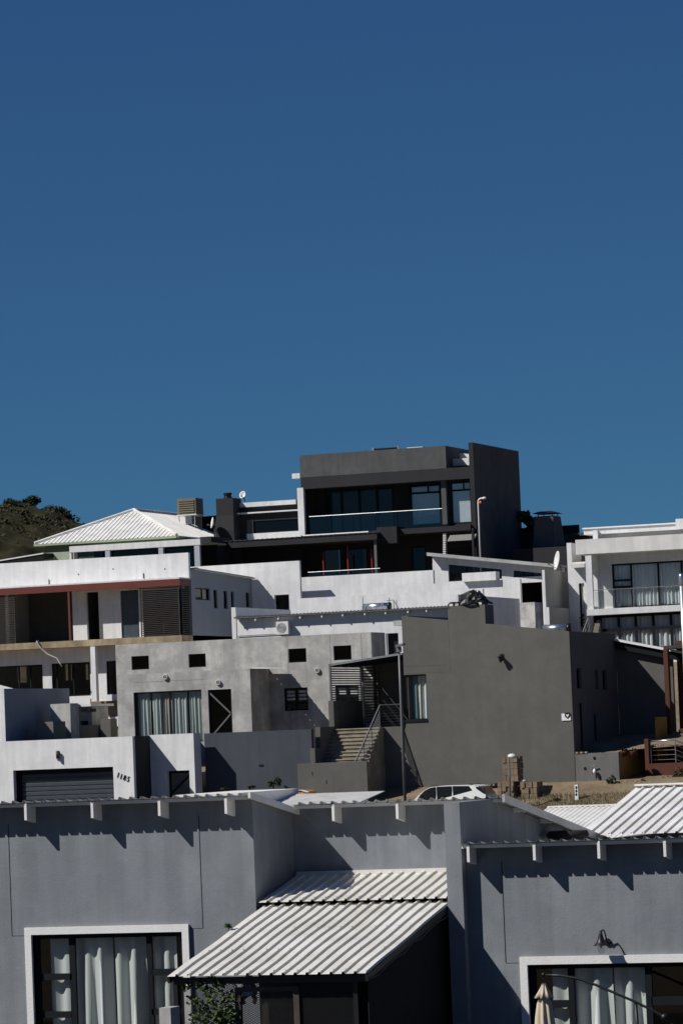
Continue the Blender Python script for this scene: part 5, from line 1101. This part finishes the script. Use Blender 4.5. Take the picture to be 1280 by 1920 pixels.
# outdoor steps and rail
YO = 184.6
for i in range(7): X, Z = P(1108+i*1.2, 1199-i*6, YO+.28*i); box('step', X, X+.28, YO+.28*i, YO+.28*i+.3, Z-1.2, Z, 'stepc', WH)
p0, p1 = P(1089,1193,YO), P(1104,1155,YO+1.5); R2 = G().tube([(p0[0],YO,p0[1]),(p1[0],YO+1.5,p1[1])], .03, 8).build('stair_rail', 'steel', WH)
for k in range(1, 5): G().tube([(p0[0]+.05*k,YO,p0[1]-.19*k+.0),(p1[0]+.05*k,YO+1.5,p1[1]-.19*k)], .014, 6).build('rail_bar', 'steel', R2)
for t_ in (.05, .5, .95): a = Vector((p0[0],YO,p0[1])).lerp(Vector((p1[0],YO+1.5,p1[1])), t_); G().tube([a, a-Vector((0,0,1.0))], .022, 6).build('rail_post', 'steel', R2)
shrub('dry thin creeper on the shaded wall beside the outdoor steps', 1091, 1163, 186.9, [(0,0,0,(.15,.1,.4)),(.1,0,-.4,(.2,.1,.25))], 60, .10, 'leafd', None, 8, gz(187))
# flue pole at the right edge
FLp = thing('steel_pole', 'thick galvanised pole with rounded cap at the right edge', 'pole', (P(1279,1390,166.6)[0], 166.6, gz(166.6)))
X, Z = P(1276.5,1078,166.6); G().tube([(X,166.6,gz(166.6)-.3),(X,166.6,Z)], .105, 14).build('pole', 'galv', FLp, True); G().lathe((X,166.6,Z), [(.11,-.5),(.125,-.48),(.125,-.02),(.09,.05),(0,.08)], 14).build('cap', 'steel', FLp, True)
# satellite dishes
def dish(label, x, y, Y, rx_, rz_, nrm, arm):
    X, Z = P(x, y, Y); T = thing('satellite_dish', label, 'dish', (X, Y, Z-rz_-.2)); n = Vector(nrm).normalized()
    G().lathe((X,Y,Z), [(0,.0),(rz_*.5,.035),(rz_*.85,.09),(rz_,.13),(rz_*1.0,.145),(rz_*.83,.11),(rz_*.5,.055),(0,.02)], 26, n).build('reflector', 'acw', T, True)
    G().tube([(X,Y,Z-.05),(X+arm[0],Y+arm[1],Z-rz_-.1),(X+arm[0],Y+arm[1],Z-rz_-.9)], .03, 8).build('mount', 'postgrey', T)
    e = Vector((X,Y,Z-rz_*.9)); q = Vector((X,Y,Z))+n*rz_*1.1-Vector((0,0,rz_*.5)); G().tube([e, q], .018, 6).build('feed_arm', 'postgrey', T); G().lathe(q, [(0,-.05),(.05,-.04),(.05,.05),(0,.06)], 8, n).build('feed_horn', 'postgrey', T)
dish('large pale satellite dish seen edge-on beside the slanted roof', 1047.5, 1052, 189.2, .2, .52, (-.9,-.54,.2), (.1,.1))
# ================================================================== TOP OF THE HILL
# ---------------------------------------------------------------- dark modern house
M['blindw'] = plain('pale_blind', (.72,.74,.74), .9, 0, .05); M['blindg'] = plain('grey_blind', (.42,.43,.43), .9, 0, .05)
YD = 200.0; DH = thing('house', 'dark charcoal modern house with ash grey roof band and glass balcony on the hilltop', 'house', (-70, 205, gz(201)))
xd0, xd1, xd2 = P(562.5,880,YD)[0], P(835.5,860,YD)[0], P(884,900,YD)[0]
zd1, zdm, zd0 = P(700,844.5,YD)[1], P(700,886.5,YD)[1], P(700,908.5,YD)[1]; zgr = gz(201)-1
zbal = P(700,996,YD)[1]
box('roof_band', xd0, xd1, YD, YD+8, zdm, zd1, 'darkband', DH); box('lintel_band', xd0+.003, xd2, YD+.004, YD+3, zd0, zdm-.001, 'charcoal', DH)
# back wall of the balcony with the glazing
YW2 = YD+2.2
g1 = rc(607,914,741,1000,YW2); g2 = rc(766.5,906,828,987,YW2); g3 = rc(840,903,886,984,YD+.6)
g1 = (g1[0], g1[1], zbal+.02, P(674,911,YW2)[1]); g2 = (g2[0], g2[1], P(797,986,YW2)[1], P(797,908,YW2)[1])
wall('balcony_wall', DH, xd0, P(832,950,YW2)[0]+.4, zbal, zd0+.3, YW2, .22, 'charcoal', [g1, g2])
fd_ = window(DH, g1, YW2+.06, fw=.14, cols=(.245,.5,.755), glass='glassd', name='sliding_door'); box('blind', g1[0]+.1, g1[1]-.1, YW2+.2, YW2+.21, g1[2]+.05, g1[3]-.05, 'blindg', fd_)
f2_ = window(DH, g2, YW2+.06, fw=.11, rows=(.80,), bars=((.57,.62,.80,1),), glass='glassm'); box('blind', g2[0]+.08, g2[1]-.08, YW2+.2, YW2+.21, g2[2]+.05, g2[3]-.05, 'blindw', f2_)
xc0_, xc1_ = P(827.5,940,YD+.3)[0], P(836.5,940,YD+.3)[0]; zq0 = P(832,986,YD+.3)[1]
box('pier', xc0_, xc1_, YD+.3, YD+.75, zq0, zd0-.001, 'darkband', DH)
g3 = (xc1_+.15, P(884,945,YD+.6)[0], P(860,982.5,YD+.6)[1], P(860,903,YD+.6)[1])
wall('wall', DH, xc1_+.001, xd2+.05, zq0-1.2, zd0-.001, YD+.6, .2, 'charcoal', [g3]); f3_ = window(DH, g3, YD+.66, fw=.1, rows=(.80,), bars=((.6,.66,.80,1),), glass='glassm'); box('blind', g3[0]+.08, g3[1]-.08, YD+.81, YD+.82, g3[2]+.05, g3[3]-.05, 'blindw', f3_)
box('room_back', xd0+.3, xd2, YD+6, YD+6.1, zgr, zd0, 'dark', DH); box('room_back', xd0-9, xd0+.29, YD+5, YD+5.1, zgr, P(500,950,YD)[1], 'dark', DH)
# side wall slab on the right
xn0, xn1 = P(880.5,900,YD-.2)[0], P(889,900,YD-.2)[0]; znt = P(884,829.5,YD-.2)[1]; yn = PX(974,900,xn1)[0]
box('blade_wall', xn0, xn1, YD-.17, yn, zgr, znt, 'darkband', DH); box('blade_end', xn0-.001, xn1, YD-.2, YD-.171, zgr, znt+.002, 'charcoal', DH); box('rear_low_wall', xn1+.001, xn1+3.5, yn-.25, yn, zgr, P(985,990,yn)[1], 'charcoal', DH)
# white roof slivers between band and blade
a = rc(834,863,881,873.5,YD+1.2); box('white_ledge', a[0], xn0-.001, YD+1.2, YD+5, a[2]+.05, a[3]+.05, 'white', DH)
a = rc(842,848,881,857,YD+2.5); G().prism([(a[0],a[2]),(xn0,a[2]-.15),(xn0,a[2]+.05),(a[0]+.1,a[3]),(a[0],a[3])], YD+2.5, YD+7).build('roof_sheet', 'white', DH)
pb('infill', 835.5, 850, 881, 884, YD+5.2, .2, 'charcoal', DH)
# left wing
xw_a, xw_b = P(558.5,960,YD)[0], P(570,960,YD)[0]; box('fin_return', xw_a, xw_b-.002, YD+.25, YD+2.1, P(565,1004,YD)[1], P(565,914.5,YD)[1]-.002, 'charcoal', DH); box('white_fin', xw_a, xw_b, YD-.02, YD+.249, P(565,1004,YD)[1], P(565,914.5,YD)[1], 'white', DH)
pb('white_outrigger', 547, 888, 562, 896.5, YD+.6, .8, 'white', DH)
xl_ = P(443,980,YD+.4)[0]; YLW = YD+.4
lw = (P(475,985,YLW)[0], P(560,985,YLW)[0], P(517,998,YLW)[1], P(517,975,YLW)[1])
wall('wing_wall', DH, xl_, xw_a-.001, zgr, P(500,958,YLW)[1], YLW, .2, 'charcoal', [lw]); window(DH, lw, YLW+.06, fw=.07, glass='glassd')
box('white_sill', P(463,1005,YLW)[0], xw_a-.002, YLW-.06, YLW-.001, P(500,1011,YLW)[1], lw[2]-.001, 'white', DH); box('white_jamb', P(464,1000,YLW)[0], lw[0]-.001, YLW-.06, YLW-.001, lw[2], P(464,975,YLW)[1], 'darkband', DH); box('white_jamb', lw[1]+.001, xw_a-.002, YLW-.06, YLW-.001, lw[2], lw[3], 'white', DH)
box('white_string', xl_+.1, xw_b-.2, YLW-.25, YLW+.3, P(500,961.5,YLW)[1], P(500,959,YLW)[1], 'white', DH)
box('upper_wing_wall', xl_+.1, xw_a-.001, YLW+.5, YLW+.7, P(500,961,YLW)[1], P(500,951,YLW)[1]+.1, 'darkband', DH); a = rc(446,944.5,556,952,YLW+.3); box('white_coping', a[0], a[1], YLW+.2, YLW+.9, P(500,948,YLW)[1], P(500,939.5,YLW)[1], 'white', DH)
# flared chimney
cy0 = YD-.4; cz = lambda y: P(425,y,cy0)[1]; cx0, cx1 = P(405,950,cy0)[0], P(437,950,cy0)[0]; fl = .12
prf = [(cz(934),0,0),(cz(966),0,.0),(cz(994),.12,.18),(cz(1016),.16,.2),(cz(1016)-3,.16,.2)]; g = G()
for z, e, ey in prf: g.v += [(cx0-e,cy0-ey,z),(cx1+e*.5,cy0-ey,z),(cx1+e*.5,cy0+1.3,z),(cx0-e,cy0+1.3,z)]
for i in range(len(prf)-1):
    for k in range(4): g.f.append((i*4+k, (i+1)*4+k, (i+1)*4+(k+1) % 4, i*4+(k+1) % 4))
g.f.append((0,1,2,3)); ch = g.build('chimney', 'charcoal', DH)
X, Z = P(427,930,cy0+.6); G().lathe((X,cy0+.6,cz(934)), [(.26,0),(.24,.12),(.2,.14),(.2,.2),(.25,.22),(.25,.34),(.0,.36)], 14).build('chimney_pot', 'blackp', ch)
# lower roof fascia, ground storey
YLF = YD-1.6; xf0, xf1 = P(402,1020,YLF)[0], P(706,1005,YLF)[0]; zl1, zl0 = P(550,1008.5,YLF)[1], P(550,1020.5,YLF)[1]
box('lower_fascia', xf0, xf1, YLF, YLF+.2, zl0, zl1, 'charcoal', DH)
sheet('lower_roof', (xf0, YLF-.05, zl1+.01), (1,0,0), (0,1,.03), xf1-xf0, 0, 2.0, 'roofg', DH, 'ibr', .3, .05)
box('soffit', xf0, xf1, YLF+.2, YD+1.5, zl0-.0, zl0+.08, 'charcoal', DH)
box('balcony_slab', xf1-.6, xd2, YD-.6, YW2, zbal-.3, zbal, 'charcoal', DH); box('balcony_slab', xw_b+.001, xf1-.601, YD-.4, YW2, zbal-.25, zbal-.02, 'charcoal', DH); box('balcony_edge', xw_b+.01, xf1-.9, YD-.45, YD-.401, zbal-.06, zbal+.0, 'whitep', DH)
a = rc(705.5,989,744,1018,YD-1.0); box('dark_box', a[0], a[1], YD-1.0, YD-.61, a[2], a[3], 'charcoal', DH)
YGd = YD+1.6; gl = [rc(480,1032,505,1072,YGd), rc(511,1031,534,1072,YGd), rc(537.5,1030,560.5,1072,YGd), rc(605,1030,640,1076,YGd), rc(645,1029,690,1076,YGd), rc(770,1025,800,1070,YGd)]
wall('ground_wall', DH, xf0-.5, xd2, zgr, zbal-.301, YGd, .2, 'charcoal', gl)
for g_ in gl: window(DH, g_, YGd+.05, fw=.08, glass='glassd')
for x, y0 in ((606,1036),(652,1024),(697,1030)): X, Z = P(x, 1050, YD-.9); G().tube([(X,YD-.9,P(x,1080,YD-.9)[1]),(X,YD-.9,P(x,y0,YD-.9)[1])], .045, 8).build('red_pole', 'redp', DH)
box('post', P(702.5,1040,YLF+.3)[0], P(707,1040,YLF+.3)[0], YLF+.2, YLF+.35, zgr, zl0-.001, 'postgrey', DH)
zz = P(645,1069.5,YD-1.4)[1]; TR_ = G().tube([(P(577,1070,YD-1.4)[0],YD-1.4,zz),(P(712,1064,YD-1.4)[0],YD-1.4,zz)], .02, 8).build('terrace_rail', 'galv', DH)
xa_, xb_ = P(577,1070,YD-1.4)[0], P(712,1064,YD-1.4)[0]
for k in range(5): A = xa_+(xb_-xa_)*k/5; B = xa_+(xb_-xa_)*(k+1)/5; mk('glass_panel', [(A+.03,YD-1.4,zz-1),(B-.03,YD-1.4,zz-1),(B-.03,YD-1.4,zz-.05),(A+.03,YD-1.4,zz-.05)], [(0,1,2,3)], 'glassrail', TR_)
# glass balustrade
zra = P(700,961.5,YD-.3)[1]; xa_, xb_ = P(579.5,968,YD-.3)[0], P(828.5,955,YD-.3)[0]
BL = G().tube([(xa_,YD-.3,zra),(xb_,YD-.3,zra)], .022, 8).build('balustrade', 'galv', DH)
for k in range(6):
    A = xa_+(xb_-xa_)*k/6; B = xa_+(xb_-xa_)*(k+1)/6; mk('glass_panel', [(A+.02,YD-.3,zbal-.02),(B-.02,YD-.3,zbal-.02),(B-.02,YD-.3,zra-.03),(A+.02,YD-.3,zra-.03)], [(0,1,2,3)], 'glassrail', BL)
    for x in (A+.3, B-.3): G().tube([(x,YD-.36,zbal-.12),(x,YD-.24,zbal-.12)], .03, 8).build('glass_clamp', 'steel', BL)
# slatted pergola screen under the right end
YPg = YD-.5
for k in range(14): a = P(830,1000+k*3.4,YPg); b = P(835,1000+k*3.4,YPg); box('pergola_slat', a[0], b[0], YPg, YPg+.25, a[1]-.035, a[1]+.02, 'whitep', DH)
for k in range(18): a = P(838+k*2.8,1007,YPg)[0]; zt_ = P(838,1004,YPg)[1]; G().prism([(a,zt_-.33),(a+.035,zt_-.33),(a+.22,zt_),(a+.185,zt_)], YPg, YPg+.2).build('pergola_slat', 'acw', DH)
box('pergola_beam', P(829,1000,YPg)[0], P(888,1000,YPg)[0], YPg-.05, YPg+.5, P(850,997,YPg)[1]-.05, P(850,994,YPg)[1]+.05, 'charcoal', DH); box('pergola_post', P(885,1020,YPg)[0], P(889,1020,YPg)[0]-.02, YPg-.05, YPg+.2, zgr, P(850,998,YPg)[1], 'charcoal', DH)
# roof bits
X, Z = P(700,843,YD+2)
for x in (700,747): X, _ = P(x,842,YD+2); G().tube([(X,YD+2,zd1-.1),(X,YD+2,zd1+.32)], .08, 8).build('roof_vent', 'galv', DH)
G().tube([(P(702,842,YD+2)[0],YD+2,zd1+.2),(P(747,842,YD+2)[0],YD+2,zd1+.2)], .07, 6).build('roof_pipe', 'frame', DH)
a = rc(762,836.5,792,840,YD+2); box('skylight', a[0], a[1], YD+2, YD+3, zd1-.1, zd1+.2, 'acw', DH)
dish('round white satellite dish on a post behind the dark chimney', 457, 929, YD+2, .2, .215, (-.25,-.9,.3), (0,.1))
dish('pale satellite dish edge-on left of the dark chimney', 401.5, 981, YD-1, .2, .33, (-.9,-.54,.2), (.05,.1))
# dark garden wall left of the chimney
pb('garden_wall', 374, 1007, 398, 1075, YD-3.5, 6, 'charcoal', DH)
# street lamp before the blade wall
LS = thing('street_lamp', 'white street lamp with orange lens before the dark blade wall', 'street lamp', (P(897,1040,198.6)[0], 198.6, gz(198.6)))
X, Z = P(896,940,198.6); G().tube([(X,198.6,gz(198)-.3),(X,198.6,Z-.05),(X+.03,198.6,Z+.08),(X+.15,198.6,Z+.15),(X+.36,198.6,Z+.17)], [.05,.045,.045,.05,.05], 10).build('pole', 'acw', LS, True)
G().lathe((X+.36,198.6,Z+.16), [(0,-.12),(.06,-.1),(.08,0),(.05,.1),(0,.12)], 10, (1,0,.05)).build('lamp_head', 'acw', LS, True)
X2, Z2 = P(900.5,942,198.6); G().lathe((X2,198.6,Z2), [(0,-.08),(.06,-.06),(.08,0),(.05,.06),(0,.08)], 10).build('lens', 'orangeglow', LS, True)
# ---------------------------------------------------------------- dark chimney block to the right
CH = thing('chimney', 'broad tapering dark chimney with flat metal cowl right of the dark house', 'chimney', (P(1030,1040,203)[0], 203.5, gz(203)))
yc = 203.0; top = [P(1002,969,yc), P(1036,966,yc)]; bot = [P(996,1040,yc), P(1044,1040,yc)]
zt_, zb_ = (top[0][1]+top[1][1])/2, bot[0][1]-1.0
G().hexa([(bot[0][0],yc-.2,zb_),(bot[1][0],yc-.2,zb_),(bot[1][0]+.15,yc+1.9,zb_),(bot[0][0],yc+1.9,zb_),(top[0][0],yc,zt_),(top[1][0],yc,zt_),(top[1][0],yc+1.5,zt_),(top[0][0],yc+1.5,zt_)]).build('stack', 'darkband', CH)
for x in (top[0][0]+.15, top[1][0]-.1):
    for y in (yc+.2, yc+1.3): G().tube([(x,y,zt_),(x,y,zt_+.2)], .03, 6).build('cowl_leg', 'black', CH)
x0, x1 = top[0][0]-.12, top[1][0]+.12; G().hexa([(x0,yc-.15,zt_+.16),(x1,yc-.15,zt_+.16),(x1,yc+1.65,zt_+.16),(x0,yc+1.65,zt_+.16),(x0+.3,yc+.2,zt_+.28),(x1-.3,yc+.2,zt_+.28),(x1-.3,yc+1.3,zt_+.28),(x0+.3,yc+1.3,zt_+.28)]).build('cowl', 'black', CH)
BKW = thing('garden_wall', 'dark low flat-roofed block behind the slanted white house', 'wall', (P(1020,1045,204)[0], 205, gz(204)))
a = rc(960,1030,1098,1075,202.0); box('wall', a[0], a[1], 202.0, 206, a[2]-2, a[3], 'charcoal', BKW); a = rc(1050,1002,1105,1045,206.5); box('rear_block', a[0], a[1], 206.5, 211, a[2]-2, a[3], 'darkband', BKW); pb('roof_edge', 1073, 999.5, 1106, 1003, 206.3, .3, 'darkband', BKW)
# ---------------------------------------------------------------- trees
def tree(label, x, y, Y, rpx, zbase, n, size, mat='leafd', seed=1, flat=.65, group=None):
    X, Z = P(x, y, Y); k = Y/.93/F; r = rpx*k; T = thing('tree', label, 'tree', (X, Y, zbase), group); rnd = random.Random(seed); bl = []
    for i in range(14):
        a = rnd.uniform(0, 6.28); d = r*rnd.uniform(.2,.95); s = r*rnd.uniform(.3,.5); bl.append(((X+d*math.cos(a), Y+d*math.sin(a)*.8, Z+r*flat*rnd.uniform(-.7,.8)), (s*1.1, s, s*.75)))
    leaves('crown', bl, n, size, mat, T, seed)
    G().tube([(X,Y,zbase-.3),(X+.05*r,Y,(zbase+Z)/2),(X,Y,Z)], [r*.10,r*.07,r*.03], 8).build('trunk', 'bark', T)
    for i in range(5): b = bl[i][0]; G().tube([(X,Y,zbase+(Z-zbase)*.4),b], [r*.045,r*.012], 6).build('limb', 'bark', T)
tree('leafy green tree between dark house and dark chimney', 992, 978, 208, 19, gz(208), 700, .16, 'leaf', 3, 1.0)
# ---------------------------------------------------------------- green hip-roofed house
YN = 196.0; GH = thing('house', 'pale green house with white ribbed hip roof on the left', 'house', (-84, 203, gz(200)))
x0, zeg = P(65,1021,YN); x1 = P(331,1004,YN)[0]; zeg = (zeg+P(331,1004,YN)[1])/2; xm = (x0+x1)/2; hw_ = (x1-x0)/2
yap, zap = PX(251,957,xm); yrb = PX(400,979,xm)[0]; dz = zap-zeg; hd_ = yap-YN; yend = yrb+4
Lf = math.hypot(hd_, dz); Ls = math.hypot(hw_, dz)
sheet('roof_front', (x0,YN,zeg), (1,0,0), (0,hd_,dz), x1-x0, 0, lambda u: Lf*max(0, 1-abs(u-hw_)/hw_), 'roofw', GH, 'ibr', .27, .035)
sheet('roof_right', (x1,YN,zeg), (0,1,0), (-hw_,0,dz), yend-YN, 0, lambda u: Ls*min(1,u/hd_), 'roofw', GH, 'ibr', .27, .03)
sheet('roof_left', (x0,YN,zeg), (0,1,0), (hw_,0,dz), yend-YN, 0, lambda u: Ls*min(1,u/hd_), 'roofw', GH, 'ibr', .27, .03)
for p in ([(x0,YN,zeg+.06),(xm,yap,zap+.05)], [(x1,YN,zeg+.06),(xm,yap,zap+.05)], [(xm,yap,zap+.05),(xm,yend,zap+.05)]): G().tube(p, .09, 6).build('ridge_cap', 'roofw', GH)
box('gutter', x0-.02, x1+.02, YN-.10, YN-.01, zeg-.13, zeg-.01, 'green', GH); box('gutter', x1+.021, x1+.11, YN, yend, zeg-.13, zeg-.01, 'green', GH)
box('wall', x0+.5, x1-.4, YN+.4, yend, gz(200)-1, zeg-.02, 'dkgreen', GH); box('soffit', x0, x1, YN, yend, zeg-.12, zeg-.10, 'green', GH)
# stoep beam and posts
YSt = 192.5; xb0, xb1 = P(130,1030,YSt)[0], P(375,1018,YSt)[0]; zb1_, zb0_ = P(250,1017.5,YSt)[1], P(250,1029,YSt)[1]
box('stoep_beam', xb0, xb1, YSt, YSt+.25, zb0_, zb1_, 'white', GH); box('stoep_roof', xb0, xb1, YSt+.251, YN+.4, zb0_+.1, zb0_+.2, 'green', GH)
for xa, xb, mt in ((130,133.5,'white'),(197,205.5,'paleblue'),(297,305.5,'paleblue'),(364,374,'paleblue')): X0_, X1_ = P(xa,1040,YSt)[0], P(xb,1040,YSt)[0]; box('stoep_post', X0_, X1_, YSt+.02, YSt+.24, gz(192), zb0_-.001, mt, GH)
box('stoep_wall', xb0+.4, xb1, YSt+2.5, YSt+2.6, gz(192), zb0_+.1, 'frame', GH)
hx_ = [rc(140,1036,195,1056,YSt+.4), rc(206,1035,297,1056,YSt+.4), rc(306,1030,364,1056,YSt+.4)]
for h in hx_: mk('stoep_glass', [(h[0],YSt+.3,h[2]-1),(h[1],YSt+.3,h[2]-1),(h[1],YSt+.3,h[3]),(h[0],YSt+.3,h[3])], [(0,1,2,3)], 'glassd', GH)
a = rc(82,1037,146,1060,YSt+.8); box('annex_wall', a[0], a[1], YSt+.8, YSt+1.0, a[2]-2, a[3], 'green', GH)
xq, zq_ = P(-20,1055,YSt-.5); xq2, zq2 = P(82,1038,YSt-.5)
G().hexa([(xq,YSt-.5,zq_-.25),(xq2,YSt-.5,zq2-.25),(xq2,YSt+3,zq2-.15),(xq,YSt+3,zq_-.15),(xq,YSt-.5,zq_+.02),(xq2,YSt-.5,zq2+.02),(xq2,YSt+3,zq2+.12),(xq,YSt+3,zq_+.12)]).build('carport_roof', 'frame', GH)
G().hexa([(xq,YSt-.55,zq_-.02),(xq2,YSt-.55,zq2-.02),(xq2,YSt-.501,zq2-.02),(xq,YSt-.501,zq_-.02),(xq,YSt-.55,zq_+.05),(xq2,YSt-.55,zq2+.05),(xq2,YSt-.501,zq2+.05),(xq,YSt-.501,zq_+.05)]).build('carport_edge', 'acw', GH)
# evaporative cooler on the roof
yv = 203.2; EC = thing('roof_cooler', 'beige box evaporative cooler on legs above the white hip roof', 'cooler', (P(352,968,yv)[0], yv, P(352,975,yv)[1]))
a = rc(331.5,935.5,367.5,963.5,yv); cb = box('casing', a[0], a[1], yv, yv+1.15, a[2], a[3], 'beige', EC)
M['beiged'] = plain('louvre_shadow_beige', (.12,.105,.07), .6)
for k in range(6): z = a[2]+.15+(a[3]-a[2]-.3)*k/5; box('louvre', a[0]+.1, a[1]-.1, yv-.05, yv-.001, z-.03, z+.045, 'beige', cb); box('louvre', a[1]+.001, a[1]+.05, yv+.12, yv+1.03, z-.03, z+.045, 'beige', cb)
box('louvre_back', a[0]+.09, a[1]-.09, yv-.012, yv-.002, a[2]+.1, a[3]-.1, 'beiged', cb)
box('tray', a[0]-.04, a[1]+.04, yv-.06, yv+1.2, a[2]-.06, a[2]-.002, 'acw', EC)
box('duct', a[0]+.4, a[1]-.4, yv+.3, yv+.9, zap-.8, a[2]-.061, 'galv', EC)
for x in (a[0]+.08, a[1]-.1):
    for y in (yv+.05, yv+1.05): G().tube([(x,y,a[2]-.06),(x,y,a[2]-1.0)], .03, 6).build('leg', 'galv', EC)
# ---------------------------------------------------------------- grassy hill
def make_hill():
    prof_ = [(-900,1010),(-400,985),(-200,968),(-60,960),(0,958),(40,957),(80,966),(130,974),(160,984),(220,1008),(300,1040),(420,1085)]
    def ridge(x):
        for (a, ya), (b, yb) in zip(prof_, prof_[1:]):
            if a <= x <= b: return ya+(yb-ya)*(x-a)/(b-a)
    import mathutils
    YR_ = 300.; g = G(); cols = []
    n = 150
    for i in range(n+1): x = -900+1320*i/n; cols.append(P(x, ridge(x), YR_))
    rows = [228+ (YR_-228)*j/42 for j in range(43)]+[YR_+8*j for j in range(1, 14)]
    for y in rows:
        for X, Z in cols:
            base = 10.0; t = (y-228)/(YR_-228)
            zz = base+(Z-base)*(math.sin(min(t,1)*math.pi/2)**.9) if t <= 1 else Z-(t-1)**1.3*9
            xx = X*(y/YR_)**.35
            nz = mathutils.noise.fractal(Vector((xx*.25, y*.25, 0)), .8, 2.1, 5)*.8+mathutils.noise.noise(Vector((xx*.9, y*.9, 3)))*.4
            g.v.append((xx, y, zz+nz*(.4 if abs(t-1) < .02 else 1)))
    m = n+1
    for j in range(len(rows)-1):
        for i in range(n): g.f.append((j*m+i, j*m+i+1, (j+1)*m+i+1, (j+1)*m+i))
    o = g.build('hill', 'drygrass', smooth=True); o['kind'] = 'structure'
    # bushes scattered over the slope
    rb = random.Random(8); bl = []
    for _ in range(620):
        j = rb.randrange(4, 43); i = rb.randrange(60, n-24); v = Vector(g.v[j*m+i]); s = rb.uniform(.2,.62); bl.append(((v.x,v.y,v.z+s*.25),(s*1.3,s,s*.6)))
    for _ in range(26): x = rb.uniform(-30,135); X, Z = P(x, ridge(x)+1, 299); s = rb.uniform(.3,.7); bl.append(((X,299,Z+s*.2),(s*1.3,s,s*.6)))
    o = leaves('bushes', bl, 26000, .14, leafmat('hill_bush', (.016,.021,.009), (.060,.056,.024)), None, 5, 'stuff'); o['label'] = 'dark bushes scattered over the dry hill'; o['category'] = 'bushes'
    # scrub tufts
    rnd = random.Random(2); t = G()
    for _ in range(2600):
        j = rnd.randrange(2, 42); i = rnd.randrange(40, n-22); v = Vector(g.v[j*m+i])+Vector((rnd.uniform(-.8,.8), rnd.uniform(-.8,.8), -.05)); s = rnd.uniform(.15,.5)
        for q in range(7):
            a = Vector((rnd.gauss(0,.5), rnd.gauss(0,.5), rnd.uniform(.3,1.1)))*s; b = Vector((rnd.gauss(0,1), rnd.gauss(0,1), 0)).normalized()*s*.12; k = len(t.v)
            t.v += [tuple(v-b), tuple(v+b), tuple(v+a)]; t.f.append((k,k+1,k+2))
    o = t.build('scrub', leafmat('dry_scrub', (.05,.045,.022), (.13,.11,.055)), None, kind='stuff'); o['label'] = 'dry grass and scrub covering the hill'; o['category'] = 'scrub'
make_hill()
zt_ = P(40,962,298)[1]
tree('rounded dark thorn tree on the hill crest at the left', 36, 947, 298, 31, zt_-.2, 4200, .13, 'leafd', 11, .62)
tree('low dark thorn bush on the hill crest, right of the rounded tree', 98, 964, 298, 31, P(100,972,298)[1]-.3, 3400, .13, 'leafd', 12, .36)
tree('small dark bush low on the left edge of the hill crest', 4, 962, 297, 14, P(4,966,297)[1]-.3, 700, .17, 'leafd', 13, .5)
